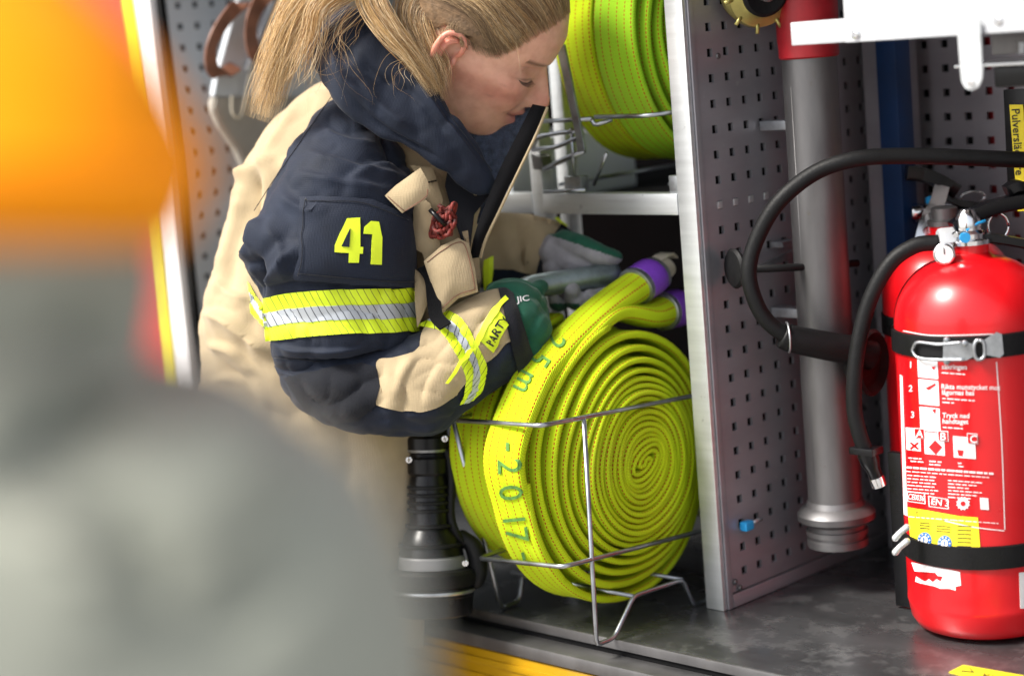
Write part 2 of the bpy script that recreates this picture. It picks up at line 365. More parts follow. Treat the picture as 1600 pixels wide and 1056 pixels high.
def seg_signed(P, poly):
    d = np.full(len(P), 1e9); sg = np.ones(len(P)); poly = np.asarray(poly, float)
    for a, b in zip(poly[:-1], poly[1:]):
        ab = b - a; t = np.clip(((P - a) @ ab) / (ab @ ab + 1e-9), 0, 1); e = P - a - t[:, None] * ab; q = np.linalg.norm(e, axis=1)
        s = np.sign(ab[0] * e[:, 1] - ab[1] * e[:, 0]); m_ = q < d; d = np.where(m_, q, d); sg = np.where(m_, s, sg)
    t = np.ones(len(P))
    return d, sg
def sculpt(V, fs, folds=(), nz=(), seed=0.):
    """push cloth in and out: folds are (polyline in px, height m, width px); nz are (height, scale, stretch)"""
    V = V.copy(); Nn = vnormals(V, fs); disp = np.zeros(len(V))
    view = V - CW; facing = (np.einsum('ij,ij->i', view, Nn) < 0)
    P = proj(V)
    for poly, amp, w in folds:
        poly = catmull(poly, 14) if len(poly) > 2 else poly
        if abs(amp) < .03 and len(poly) > 2:      # cloth fold: long slope on one side, short drop on the other
            d, sg = seg_signed(P, poly); ends = np.minimum(np.linalg.norm(P - poly[0], axis=1), np.linalg.norm(P - poly[-1], axis=1)); L_ = np.linalg.norm(np.diff(poly, axis=0), axis=1).sum()
            pr = np.where(sg > 0, np.exp(-d / w), np.exp(-(d / (.38 * w)) ** 2)) * np.clip(ends / (.22 * L_), .15, 1); disp += np.where(facing, 1.35 * amp * pr, 0)
        else:
            d = seg_dist(P, poly); disp += np.where(facing, amp * np.exp(-(d / w) ** 2), 0)
    for amp, sc, stt in nz:
        for i, p in enumerate(V):
            q = Vector(((p[0] * stt[0] + seed) * sc, p[1] * stt[1] * sc, p[2] * stt[2] * sc))
            disp[i] += amp * noise.fractal(q, 1., 2., 3) if amp > 0 else amp * (1 - min(1., 2.2 * abs(noise.noise(q)))) ** 2       # negative: sharp creases
    return V + Nn * disp[:, None]
def bvh_of(*vf):
    V, fs = join_vf(vf); return BVHTree.FromPolygons([Vector(v) for v in V], fs)
def cast(bvh, px, py):
    d = ray(px, py); d = Vector(d / np.linalg.norm(d)); h = bvh.ray_cast(Vector(CW), d)
    if h[0] is None: return None, None, None
    n = h[1]
    if n.dot(d) > 0: n = -n
    return np.array(h[0]), np.array(n), h[3]
def drape(bvh, pts, off, soft=0):
    """drop px points on to a surface; misses follow the mean depth of the hits nearest to them"""
    res = [cast(bvh, *p) for p in pts]; pts = np.asarray(pts, float)
    ok = [i for i, r in enumerate(res) if r[0] is not None]; out = np.zeros((len(pts), 3)); nn = np.zeros((len(pts), 3))
    if not ok:
        print('DRAPE MISSED', pts[0]); k = M @ np.array([0, 0, -1.]); return np.array([at(*q, Z=2.4) for q in pts]), np.tile(k, (len(pts), 1))
    okp = pts[ok]
    for i, r in enumerate(res):
        if r[0] is None:
            j = ok[int(np.argmin(((okp - pts[i]) ** 2).sum(1)))]; q = res[j]; dd = ray(*pts[i]); dd = dd / np.linalg.norm(dd)
            out[i] = CW + dd * q[2]; nn[i] = q[1]
        else: out[i] = r[0]; nn[i] = r[1]
    return out + nn * off, nn
def inside(P, poly):
    x, y = P[:, 0], P[:, 1]; c = np.zeros(len(P), bool); n = len(poly)
    for i in range(n):
        x1, y1 = poly[i]; x2, y2 = poly[(i + 1) % n]
        c ^= ((y1 > y) != (y2 > y)) & (x < (x2 - x1) * (y - y1) / (y2 - y1 + 1e-12) + x1)
    return c
def dense(poly, step, closed=True):
    poly = [np.array(p, float) for p in poly]; out = []
    for i in range(len(poly) if closed else len(poly) - 1):
        a, b = poly[i], poly[(i + 1) % len(poly)]; k = max(1, int(np.linalg.norm(b - a) / step))
        out += [a + (b - a) * j / k for j in range(k)]
    if not closed: out.append(poly[-1])
    return np.array(out)
def smooth_poly(poly, n=None):
    P = np.array(poly, float); k = len(P); E = np.vstack([P[-1], P, P[0], P[1]]); out = []; n = n or 8
    for i in range(k):
        a, b, c, d = E[i:i + 4]
        for t in np.linspace(0, 1, n, endpoint=False):
            out.append(.5 * ((2 * b) + (c - a) * t + (2 * a - 5 * b + 4 * c - d) * t * t + (3 * b - a - 3 * c + d) * t ** 3))
    return np.array(out)
def thicken(top, fs, nn, t):
    n = len(top); bot = top - nn * t; cnt = {}
    for f in fs:
        for a, b in zip(f, f[1:] + f[:1]): cnt[(a, b)] = 1
    rim = [(b, a, a + n, b + n) for (a, b) in cnt if (b, a) not in cnt]
    return np.vstack([top, bot]), [tuple(f) for f in fs] + [tuple(i + n for i in f[::-1]) for f in fs] + rim
def patch(name, poly, bvh, off, m, parent, step=7, thick=.0015, smooth=False, puff=0.):
    """piece of cloth, tape or print cut to a px outline and laid on a surface"""
    if smooth: poly = smooth_poly(poly)
    out = dense(poly, step); lo, hi = out.min(0), out.max(0)
    gx, gy = np.meshgrid(np.arange(lo[0], hi[0], step), np.arange(lo[1], hi[1], step)); g = np.stack([gx.ravel(), gy.ravel()], 1)
    if len(g): g = g[inside(g, out)]
    if len(g): g = g[seg_dist(g, np.vstack([out, out[:1]])) > step * .55]
    pts = np.vstack([out, g]) if len(g) else out; n = len(out)
    v2, _, f2, *_ = delaunay_2d_cdt([Vector(p) for p in pts], [(i, (i + 1) % n) for i in range(n)], [], 1, 1e-4)
    v2 = np.array([p[:] for p in v2]); fs = [tuple(f) for f in f2]
    top, nn = drape(bvh, v2, off)
    if puff:
        d = seg_dist(v2, np.vstack([out, out[:1]])); top = top + nn * (puff * np.clip(d / (step * 3), 0, 1) ** .5)[:, None]
    V, fs = thicken(top, fs, nn, thick); uv = np.vstack([v2, v2]) / 100.
    o = fix_normals(mk(name, V, fs, m, parent, uv=uv)); sharp(o, 50); return o
def strip(name, e0, e1, bvh, off, m, parent, v0=0., v1=1., n=80, k=8, thick=.0012):
    """band between two px edge lines, draped on a surface; uv runs along and across it"""
    A = catmull(e0, n); B = catmull(e1, n); L = np.concatenate([[0], np.cumsum(np.linalg.norm(np.diff((A + B) / 2, axis=0), axis=1))]) / 100.
    pts = []; uv = []
    for j in range(k + 1):
        t = v0 + (v1 - v0) * j / k
        for i in range(n): pts.append(A[i] + (B[i] - A[i]) * t); uv.append((L[i], t))
    top, nn = drape(bvh, pts, off); fs = [tuple(reversed(f)) for f in grid_faces(k + 1, n, wrap=False)]
    V, fs = thicken(top, fs, nn, thick); return sharp(fix_normals(mk(name, V, fs, m, parent, uv=np.vstack([uv, uv]))), 50)
_txt = {}
def text2d(s, bold=0.):
    if (s, bold) in _txt: return _txt[(s, bold)]
    cu = bpy.data.curves.new('t', 'FONT'); cu.body = s; cu.size = 1; cu.resolution_u = 3; cu.offset = bold; o = bpy.data.objects.new('t', cu); COL.objects.link(o)
    dg = bpy.context.evaluated_depsgraph_get(); me = bpy.data.meshes.new_from_object(o.evaluated_get(dg))
    V = np.array([v.co[:2] for v in me.vertices]); fs = [tuple(p.vertices) for p in me.polygons]
    bpy.data.objects.remove(o); bpy.data.curves.remove(cu); bpy.data.meshes.remove(me); _txt[(s, bold)] = (V, fs); return V, fs
def text_on(name, s, org, xv, h, bvh, off, m, parent, shear=None, wide=1., bold=.012):
    """lettering on a surface: org px of the baseline start, xv px unit direction of reading, h letter height px"""
    V, fs = text2d(s, bold); xv = np.array(xv, float); xv /= np.linalg.norm(xv); yv = np.array(shear, float) if shear is not None else np.array([xv[1], -xv[0]])
    pts = np.array(org) + (V[:, :1] * xv * wide + V[:, 1:] * yv) * (h / .72)
    top, nn = drape(bvh, pts, off); return mk(name, top, fs, m, parent, smooth=False)

# ================================================================== the setting
GZ = -0.80
g = mk('ground', [(-60, -60, GZ), (60, -60, GZ), (60, 60, GZ), (-60, 60, GZ)], [(0, 1, 2, 3)], bounce_ground); tag(g, kind='structure')

truck = empty('fire_engine', (0, 0.4, GZ), 'fire engine with open equipment lockers, steel floor and yellow side', 'fire engine')
FY = -0.155                                              # front edge of the locker floor
box('floor_plate', (-1.3, FY, -.012), (1.4, .95, 0), floor_m, truck, .003)
box('floor_edge', (-1.3, FY - .005, -.012), (1.4, FY - .0005, .0012), steel, truck, .002)
box('sill_trim', (-1.3, FY - .040, -.036), (1.4, FY - .002, -.018), steel, truck, .004)
box('sill_shade_fill', (-1.3, FY - .001, -.06), (1.4, FY + .1, -.0125), pit, truck, 0)  # black filler stands in for the shade under the floor edge
box('side_panel', (-1.3, FY - .036, GZ + .35), (1.4, FY + .05, -.038), tyre_yel, truck, .003)
for i in range(9):
    box('side_rib', (-1.3, FY - .039, -.058 - .022 * i), (1.4, FY - .0355, -.049 - .022 * i), tyre_yel, truck, .001)
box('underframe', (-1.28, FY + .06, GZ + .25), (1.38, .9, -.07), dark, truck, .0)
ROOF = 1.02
box('shading_ceiling', (-1.3, -.15, ROOF), (1.4, .95, ROOF + .05), dark, truck, 0)  # out of view, added to keep the locker inside in shade
box('shading_upper_panel', (-1.3, -.17, ROOF + .052), (1.4, .95, ROOF + .75), red_dk, truck, .01)  # unseen body above the opening, added for its shading
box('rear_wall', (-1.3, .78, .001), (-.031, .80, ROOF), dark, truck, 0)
box('locker_end_wall', (1.02, -.12, .001), (1.04, .6, ROOF), panel_m, truck, 0)

def perforated(name, org, U, Wv, nu, nv, u0, v0, pitch, hole, umax, vmax, m, parent, depth=.004, nrm=None):
    """sheet of metal with real square holes: org corner, U and Wv unit directions, holes start at (u0, v0)"""
    org, U, Wv, nrm = [np.array(a, float) for a in (org, U, Wv, nrm)]
    us = [0.] + sum([[u0 + i * pitch - hole / 2, u0 + i * pitch + hole / 2] for i in range(nu)], []) + [umax]
    vs = [0.] + sum([[v0 + i * pitch - hole / 2, v0 + i * pitch + hole / 2] for i in range(nv)], []) + [vmax]
    V = [org + U * u + Wv * v for v in vs for u in us]; n = len(us); base = len(V); fs = []
    V += [p - nrm * depth for p in V]
    for j in range(len(vs) - 1):
        for i in range(n - 1):
            a, b, c, d = j * n + i, j * n + i + 1, (j + 1) * n + i + 1, (j + 1) * n + i
            if i % 2 == 1 and j % 2 == 1:
                for p, q in ((a, b), (b, c), (c, d), (d, a)): fs.append((p, q, q + base, p + base))
            else: fs.append((a, b, c, d))
    return mk(name, V, fs, m, parent, smooth=False)

# right partition: hollow wall between the lockers, its perforated face towards +x
PD = .42
o = perforated('perforated_partition', (0, .012, .02), (0, 1, 0), (0, 0, 1), 12, 31, .032, .0235, .03148, .0102, PD - .016, ROOF - .022, panel_m, truck, .004, (1, 0, 0))
box('partition_shade_fill', (-.020, .008, .002), (-.0055, PD - .004, ROOF), pit, truck, 0)  # black block stands in for the shade behind the holes
box('partition_back_sheet', (-.0245, .006, .001), (-.0205, PD - .004, ROOF), alu, truck, 0)
box('partition_post', (-.029, -.002, .0005), (-.0005, .0055, ROOF), alu, truck, .0015)
box('partition_flange', (-.003, .006, .0008), (.0022, .0155, ROOF), panel_m, truck, .0008)
box('partition_foot_rail', (-.004, .016, .001), (.0024, PD - .004, .018), panel_m, truck, .0008)
for yy, zz in ((.021, .034), (.030, .024)):
    lathe('rivet', [(0, .004), (.0015, .0038), (.003, .002)], (.0023, yy, zz), steel, truck, (1, 0, 0), 14)
for k in range(6):        # row of blanking plugs
    box('hole_plug', (-.002, .0395 + .03148 * k, .039 + .03148 * 15), (.0012, .0485 + .03148 * k, .048 + .03148 * 15), alu, truck, .0008)
lathe('rivet', [(0, .004), (.002, .003)], at(1122, 88, x=.0005), steel, truck, (1, 0, 0), 14)
# rear panel of the right-hand locker
perforated('perforated_rear_panel', (.002, PD, .002), (1, 0, 0), (0, 0, 1), 30, 30, .028, .034, .0325, .0104, 1.016, ROOF - .004, panel_m, truck, .004, (0, -1, 0))
box('rear_panel_shade_fill', (.002, PD + .006, .002), (.13, PD + .03, ROOF), pit, truck, 0)  # black backing, painted shade for the holes in front
box('rear_red_plate', (.1305, PD + .012, .002), (1.018, PD + .03, ROOF), red_dk, truck, 0)
# left partition behind the firefighter
LX = -.885
perforated('perforated_left_partition', (LX, -.128, .002), (0, 1, 0), (0, 0, 1), 18, 31, .021, .0105, .0314, .0095, .6, ROOF - .004, panel_l, truck, .004, (1, 0, 0))
box('left_partition_shade_fill', (LX - .03, -.124, .002), (LX - .006, .47, ROOF), pit, truck, 0)  # black backing gives the left holes their shade by colour
pw = lambda px, y: at(px, 0, y=y)[0]
box('door_pillar', (pw(208, -.15), -.15, GZ + .4), (pw(232, -.15), -.10, ROOF), white_p, truck, .003)
box('door_seal', (pw(233, -.15) , -.140, -.0), (LX - .0005, -.129, ROOF), black_rub, truck, .002)
box('side_stripe_panel', (pw(190, -.15), -.152, GZ + .4), (pw(208, -.15) - .0005, -.09, ROOF + .7), mat('stripe_yellow', (.80, .66, .02), .4), truck, .002)
box('red_side_panel', (-2.6, -.150, GZ + .4), (pw(190, -.15) - .0005, -.09, ROOF + .7), mat('side_red', (.55, .03, .02), .3, coat=.4), truck, .002)
# upper shelf of the hose locker
box('shelf_bar', (-.262, -.003, .5085), (-.0295, .018, .5355), alu, truck, .0015)
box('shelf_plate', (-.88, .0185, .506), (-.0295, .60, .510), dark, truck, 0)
box('shelf_post', (-.2835, -.001, .0005), (-.2625, .022, ROOF), alu, truck, .0015)
box('shelf_post', (-.2835, .05, .0005), (-.2625, .07, ROOF), alu, truck, .0015)
box('shelf_bar', (-.878, -.002, .5085), (-.2840, .018, .5355), alu, truck, .0015)
for px, w in ((898, .030), (1056, .016)):
    c = at(px, 288, y=.005); box('shelf_block', (c[0] - w / 2, .001, .536), (c[0] + w / 2, .016, .5575), galv, truck, .001)
# upper side of the shelf locker: sloping grey boxes seen past the collar
box('grey_case', (-.62, .04, .511), (-.36, .30, .60), panel_l, truck, .006)

# ================================================================== hose rolls
def hose_path(tails):
    """double-rolled hose: two spiral arms that meet in an S; returns points (across-offset, y, z), half width, half thickness"""
    Rm = .170
    def arm(th_end, phi0, sgn):
        th = np.arange(0.0, th_end, .10); b = .0078 / math.pi
        r = b * th; r = r + np.clip(th - 40, 0, None) ** 2 * .00011
        return th, r
    thm = 58.8
    th1, r1 = arm(thm, 0, 1); phi0 = thm + math.pi - .15
    th2, r2 = arm(thm - 1.72, 0, 1)
    def xy(th, r, ph):
        a = ph - th; st = 1 + 1.3 * np.exp(-(r / .024) ** 2)
        y = r * np.cos(a); z = r * np.sin(a); c, s = math.cos(.35), math.sin(.35)     # stretch the core along a tilted axis
        u = (y * c + z * s) * st; w = (-y * s + z * c); y2, z2 = u * c - w * s, u * s + w * c
        wob = 1 + .022 * np.sin(2 * a + .6) + .012 * np.sin(3 * a + r * 30) + .006 * np.sin(5 * a + 2 + r * 25)
        return y2 * wob * .95, z2 * wob * 1.02
    y1, z1 = xy(th1, r1, phi0); y2, z2 = xy(th2, r2, phi0 + math.pi)
    xo = lambda r: -.032 * np.clip((r - .085) / (Rm - .085), 0, 1.05) ** 1.15 + .0022 * np.sin(r * 520.) * np.clip(r / .05, 0, 1)
    A = np.stack([xo(r1), y1, z1], 1); B = np.stack([xo(r2), y2, z2], 1)
    P = np.vstack([A[::-1], B[1:]]); hw = np.full(len(P), .034); ht = np.full(len(P), .0034)
    # looser outer wraps are a little fuller
    rr = np.concatenate([r1[::-1], r2[1:]]); ht = .0038 + .0016 * np.clip((rr - .115) / .045, 0, 1)
    return P, hw, ht
def sweep_hose(P, hw, ht, acr, rnd=None):
    """flat hose: lens section, acr = direction across"""
    T = np.gradient(P, axis=0); T /= np.linalg.norm(T, axis=1)[:, None]; A = np.asarray(acr, float)
    A = np.broadcast_to(A, P.shape) if A.ndim == 1 else A
    A = A - T * np.einsum('ij,ij->i', A, T)[:, None]; A = A / np.linalg.norm(A, axis=1)[:, None]; Nn = np.cross(T, A)
    s = np.array([-1, -.985, -.93, -.80, -.55, -.2, .2, .55, .80, .93, .985, 1]); h = np.array([0, .5, .84, 1, .86, .80, .80, .86, 1, .84, .5, 0])
    ss = np.concatenate([s, s[::-1][1:-1]]); hh = np.concatenate([h, -h[::-1][1:-1]])
    rnd = np.zeros(len(P)) if rnd is None else rnd; he = np.sign(hh) * np.sqrt(np.clip(1 - ss ** 2, 0, 1))      # opens into a round tube
    hq = hh[None] * (1 - rnd[:, None]) + he[None] * rnd[:, None]
    V = (P[:, None] + A[:, None] * (hw[:, None] * ss[None])[..., None] + Nn[:, None] * (ht[:, None] * hq)[..., None])
    L = np.concatenate([[0], np.cumsum(np.linalg.norm(np.diff(P, axis=0), axis=1))]); k = len(ss)
    uv = np.stack([np.broadcast_to(L[:, None], (len(P), k)), np.broadcast_to(ss[None] * .0485, (len(P), k))], -1).reshape(-1, 2)
    V = V.reshape(-1, 3); fs = grid_faces(len(P), k); fs.append(tuple(range(k))[::-1]); fs.append(tuple(len(V) - k + i for i in range(k)))
    return V, fs, uv
HP, HW_, HT_ = hose_path(False)
def make_roll(name, loc, label, dx=0.):
    o = empty(name, loc, label, 'fire hose', 'lime green rolled fire hoses in the lockers')
    return o
roll_loc = np.array([-.055 - .034, -.067, .204])
roll = make_roll('rolled_fire_hose', roll_loc, 'front lime hose roll showing its spiral face and the green 25m and 2017 print')
V, fs, uv = sweep_hose(HP, HW_, HT_, (1, 0, 0))
coil = fix_normals(mk('hose_coil', V + roll_loc, fs, hose_m, roll, uv=uv))
ROLL_VF = [(V + roll_loc, fs)]
# free ends of the front roll, with their taped couplings
def free_end(lead, start, tan, pts, parent, tip):
    C = catmull(np.vstack([lead, start + tan * .035, pts]), 70)
    t = np.linspace(0, 1, 70); hw = .0341 - .009 * t ** 2 ; ht = .0050 + .0160 * np.clip((t - .2) / .8, 0, 1) ** 1.4
    V, fs, uv = sweep_hose(C, hw, ht, (1, 0, 0), np.clip((t - .35) / .5, 0, 1)); uv[:, 0] += .002
    o = fix_normals(mk('free_end', V, fs, hose_m, parent, uv=uv)); d = C[-1] - C[-3]; d /= np.linalg.norm(d)
    e = C[-1]; W = np.array([1., 0, 0]); W = W - d * W.dot(d); W /= np.linalg.norm(W); U = np.cross(d, W); th = np.linspace(0, 2 * math.pi, 36, endpoint=False)
    def collar(nm, prof, m):
        VV = np.array([e + d * z + (W * math.cos(a) * ra + U * math.sin(a) * rb) for z, ra, rb in prof for a in th])
        ff = grid_faces(len(prof), 36); ff.append(tuple(range(36))[::-1]); ff.append(tuple(len(VV) - 36 + i for i in range(36)))
        return sharp(fix_normals(mk(nm, VV, ff, m, parent)), 35)
    collar('binding_ring', [(-.006, .0262, .0225), (-.005, .0285, .0248), (.002, .0285, .0248), (.003, .0268, .023)], galv)
    collar('purple_tape', [(.0015, .0272, .0235), (.003, .0285, .0248), (.014, .0282, .0245), (.022, .0287, .025), (.031, .0280, .0243), (.033, .0268, .023)], purple)
    if tip:
        collar('coupling_lip', [(.032, .0262, .0225), (.034, .0272, .0235), (.038, .0268, .0232), (.039, .021, .018)], galv)
        VV = []; 
        for z, q in ((.030, 0.), (.045, .004), (.058, .006), (.070, .004), (.076, -.004)):
            for sx in (-1, 1):
                for tt in (0, .003): VV.append(e + d * z + W * sx * .011 + U * (-.012 - q + tt))
        ff = []
        for i in range(4):
            a = i * 4; ff += [(a, a + 2, a + 6, a + 4), (a + 1, a + 5, a + 7, a + 3), (a, a + 4, a + 5, a + 1), (a + 2, a + 3, a + 7, a + 6)]
        ff += [(0, 1, 3, 2), (16, 18, 19, 17)]
        fix_normals(mk('webbing_tab', VV, ff, tan_w, parent, smooth=False))
        collar('liner_end', [(.036, .020, .017), (.050, .0195, .0165), (.060, .017, .0145), (.062, .012, .010)], tan_w)
    return (V, fs)
XT = roll_loc[0] - .033
a0 = HP[0] + roll_loc; tn = HP[0] - HP[3]; tn /= np.linalg.norm(tn)
ROLL_VF.append(free_end(HP[8:0:-3] + roll_loc, a0, tn, [at(826, 604, x=XT), at(866, 552, x=XT), at(932, 490, x=XT), at(996, 446, x=XT)], roll, True))
a1 = HP[-1] + roll_loc; tn = HP[-1] - HP[-4]; tn /= np.linalg.norm(tn)
X2 = roll_loc[0] - .026
ROLL_VF.append(free_end(HP[-9:-1:3] + roll_loc, a1, tn, [at(1006, 493, x=X2), at(1038, 486, x=X2)], roll, False))
rb = bvh_of(*ROLL_VF)
def hose_text(s, org, xv, h, nm='hose_print', wide=1.): return text_on(nm, s, org, xv, h, rb, .0017, hose_green_text, roll, wide=wide, bold=0.)
for s, p, xv in (('2', (861, 513), (-.58, .81)), ('5', (837, 543), (-.54, .84)), ('m', (817, 575), (-.45, .9)), ('-', (783, 690), (0, 1)), ('2', (779, 716), (.03, 1)), ('0', (781, 757), (.06, 1)), ('1', (786, 800), (.1, 1)), ('7', (790, 824), (.14, 1)), ('-', (806, 862), (.25, 1))):
    hose_text(s, p, xv, 34 if s in '25m' and p[1] < 600 else 37)

for loc, lab in (((-.192, -.028, .204), 'lime hose roll behind the front roll in the lower basket'),
                 ((-.089, .186, .720), 'bright green hose roll on the upper shelf nearest the partition post'),
                 ((-.166, .192, .722), 'lime hose roll beside the firefighter\'s forehead on the upper shelf')):
    r2 = make_roll('rolled_fire_hose', loc, lab)
    if loc[2] < .5: r2.location = (-.196, -.030, .204)
    c2 = coil.copy(); COL.objects.link(c2); c2.parent = r2; c2.location = (0, 0, 0)
    if loc[2] > .5 and loc[0] > -.1: c2.material_slots[0].link = 'OBJECT'; c2.material_slots[0].material = hose_m2
    c2.rotation_euler.x = -1.4

# ================================================================== wire baskets
WR = .0030
def wires(parent, lst, r=WR):
    for pts, rad in lst: tube('wire', pts, rad or r, wire_m, parent, 10)
bk = empty('wire_basket', (-.15, -.06, 0), 'zinc wire basket on the locker floor holding the lower hose rolls', 'basket')
X0 = -.046
def rx(px, py): return at(px, py, x=X0)
cT = rx(845, 665); cL = rx(880, 885)
yT, yL = cT[1], cL[1]
def bend(a, c, b, k=.012):
    a, c, b = map(np.array, (a, c, b)); u = (a - c) / np.linalg.norm(a - c); w = (b - c) / np.linalg.norm(b - c)
    return [c + u * k, c + u * k * .35 + w * k * .35 * .3 + w * 0, c + (u + w) * k * .22, c + w * k * .35 + u * 0, c + w * k]
def poly(*pts, k=.012):
    out = [np.array(pts[0])]
    for i in range(1, len(pts) - 1): out += bend(pts[i - 1], pts[i], pts[i + 1], k)[0::2]
    return out + [np.array(pts[-1])]
XL = -.262
tl = at(708, 656, y=yT + .03); ll = at(748, 872, y=yL + .03)
tb = rx(1083, 618); lb = rx(1100, 828)
tb = tb + (tb - cT) * .10; lb = lb + (lb - cL) * .10
mid_front = at(800, 661, y=yT); mid_low = at(838, 888, y=yL)
bL = np.array([tl[0], .09, tl[2]]); bLl = np.array([ll[0], .09, ll[2]])
v_top = rx(912, 650); v_bot = rx(931, 992)
fz = .0035
f1 = np.array([X0, v_bot[1], fz]); f1b = np.array([X0, v_bot[1] + .032, fz]); f1c = rx(990, 931); f2a = rx(1066, 905); f2b = at(1084, 944, x=X0); f2b[2] = fz; f2c = f2b + np.array([0, .028, 0])
wires(bk, [(poly(bL, tl, cT, tb), None), (poly(bLl, ll, cL, lb), None),
           (poly(v_top, f1, f1b, f1c, f2a, f2b, f2c, k=.008), None),
           (poly(tl, np.array([XL, FY + .012, fz]), np.array([XL, FY + .045, fz]), np.array([XL, FY + .058, .045]), np.array([XL, .05, .045]), k=.008), None),
           ([f1c, np.array([XL, f1c[1], f1c[2]])], .0026), ([f2a, np.array([XL, f2a[1], f2a[2]])], .0026),
           ([bL, np.array([X0, bL[1], bL[2]])], .0026), ([bLl, np.array([X0, bLl[1], bLl[2]])], .0026),
           ([np.array([X0, .09, tb[2]]), np.array([X0, .09, fz])], .0026), ([bL, np.array([bL[0], .09, fz])], .0026)])
ub = empty('wire_basket', (-.15, .10, .536), 'zinc wire basket on the upper shelf with a flat strap bar', 'basket')
p = lambda px, py, y=-.012: at(px, py, y=y)
wires(ub, [([p(842, 190), p(925, 186)], None), (poly(p(930, 183), p(1010, 181), p(1052, 175) + np.array([.01, .06, 0]), k=.01), None),
           (poly(p(925, 186), p(928, 196), p(948, 188) + np.array([0, .01, 0]), k=.005), None),
           ([p(893, 200), p(897, 276)], .0026), ([p(948, 240), p(928, 288, .02)], .0026),
           (poly(p(832, 234), p(838, 214), p(880, 207), p(904, 206), k=.01), None), (poly(p(832, 234), p(870, 230), p(913, 211), p(908, 206), k=.006), None),
           (poly(p(850, 265), p(880, 250), p(913, 236), k=.006), .0036),
           ([p(850, 300), p(915, 297)], .0026), ([np.array([-.25, .02, .545]), np.array([-.25, .3, .545])], .0026), ([np.array([-.06, .02, .545]), np.array([-.06, .3, .545])], .0026)])
sb = [p(868, 70, -.018), p(881, 70, -.018), p(908, 205, -.018), p(914, 236, -.018), p(902, 238, -.018), p(897, 205, -.018)]
prism('strap_bar', sb, (0, .004, 0), galv, ub, .0006)
prism('end_plate', [p(829, 240), p(844, 246), p(850, 266), p(833, 265)], (0, .02, 0), steel, ub, .0006)

# ================================================================== standing steel pipe
PX, PY_ = .078, .142
pipe = empty('suction_pipe', (PX, PY_, .055), 'grey steel suction pipe with red top and ribbed coupling against the perforated partition', 'pipe')
r0 = .0345
lathe('tube', [(.115, r0), (.695, r0)], (PX, PY_, 0), steel, pipe)
lathe('red_collar', [(.688, r0 + .001), (.690, r0 + .003), (.70, r0 + .003), (.712, r0 + .004), (.80, r0 + .005), (.803, r0)], (PX, PY_, 0), red_dk, pipe)
lathe('coupling', [(.062, .035), (.064, .039), (.073, .039), (.0735, .0365), (.078, .0365), (.079, .0395), (.086, .0395), (.0865, .037), (.092, .037), (.094, .042), (.099, .0495), (.107, .050), (.113, .045), (.117, .038), (.124, .0355)], (PX, PY_, 0), steel, pipe, deg=25)
tube('weld_seam', [(PX - .0245 * 1.0 + .019, PY_ - .0335, .13), (PX - .0245 + .019, PY_ - .0335, .655)], .0007, steel, pipe, 6)
box('pipe_bracket', (.003, PY_ - .012, .36), (PX - r0 + .004, PY_ + .012, .372), galv, pipe, .001)
box('pipe_bracket', (.003, PY_ - .012, .60), (PX - r0 + .004, PY_ + .012, .612), galv, pipe, .001)
# dark channel and blue post behind it
post = empty('blue_post', (.09, .315, 0), 'dark blue square post behind the steel pipe', 'post')
box('post_tube', (.067, .300, .0), (.098, .335, ROOF), blue_post_m, post, .003)
box('grey_channel', (.018, .34, .001), (.062, .405, ROOF - .002), panel_m, post, .002)

# brass cap above
bc = at(1189, -14, x=.055)
bcap = empty('brass_coupling_cap', bc, 'brass hose coupling cap with lugs at the top of the partition', 'coupling')
ax = np.array([.86, -.45, -.22])
lathe('cap', [(-.030, .036), (-.026, .044), (-.004, .0465), (.004, .044), (.007, .034), (.010, .030)], bc, brass, bcap, ax, 40, 30)
lathe('gasket', [(.0095, .030), (.014, .030), (.016, .026), (.014, .018), (.012, .010)], bc + np.array([.0, -.0, 0]), black_rub, bcap, ax, 32, 30)
lathe('hub', [(.012, .011), (.022, .010), (.024, .006)], bc, steel, bcap, ax, 20)
axn = ax / np.linalg.norm(ax); uu = np.cross(axn, (0, 0, 1)); uu /= np.linalg.norm(uu); ww = np.cross(axn, uu)
for k in range(10):
    a = k * 2 * math.pi / 10 + .2; dr = uu * math.cos(a) + ww * math.sin(a)
    tube('lug', [bc + dr * .041 - axn * .014, bc + dr * .041 + axn * .004, bc + dr * .052 + axn * .006], .0026, brass, bcap, 8)
box('cap_holder', (.003, bc[1] - .01, bc[2] - .012), (bc[0] - .02, bc[1] + .01, bc[2] + .012), steel, bcap, .001)

# ================================================================== aluminium tray at the top right
ty = -.05
tray = empty('pull_out_tray', (.4, .05, .71), 'white aluminium pull-out tray with hanging bracket above the extinguishers', 'tray')
tp = lambda px, py: at(px, py, y=ty)
zb, zt = .7085, .86; xl = tp(1233, 60)[0]; xm = tp(1319, 40)[0]
prism('front_plate', [(xm, ty, zb), (.95, ty, zb), (.95, ty, zt), (xm, ty, zt)], (0, .003, 0), alu_white, tray, .0008)
box('end_lug', (xl, ty + .0035, zb + .0005), (xm + .02, ty + .022, zb + .0265), alu_white, tray, .0015)
box('tray_base', (xm, ty + .0035, zb + .06), (.95, .30, zb + .064), alu_white, tray, .0005)
for px, py in ((1338, 54), (1561, 32)):
    lathe('bolt', [(0, .0055), (.002, .0052), (.0035, .003), (.0036, .0022), (.0016, .0020)], tp(px, py), chrome, tray, (0, -1, 0), 20, 25)
tab = [tp(1500, 32), tp(1536, 30), tp(1541, 110), tp(1540, 124), tp(1534, 136), tp(1524, 141), tp(1514, 138), tp(1508, 128), tp(1506, 110)]
prism('hanging_bracket', [q + np.array([0, -.004, 0]) for q in tab], (0, -.0035, 0), alu, tray, .0008)
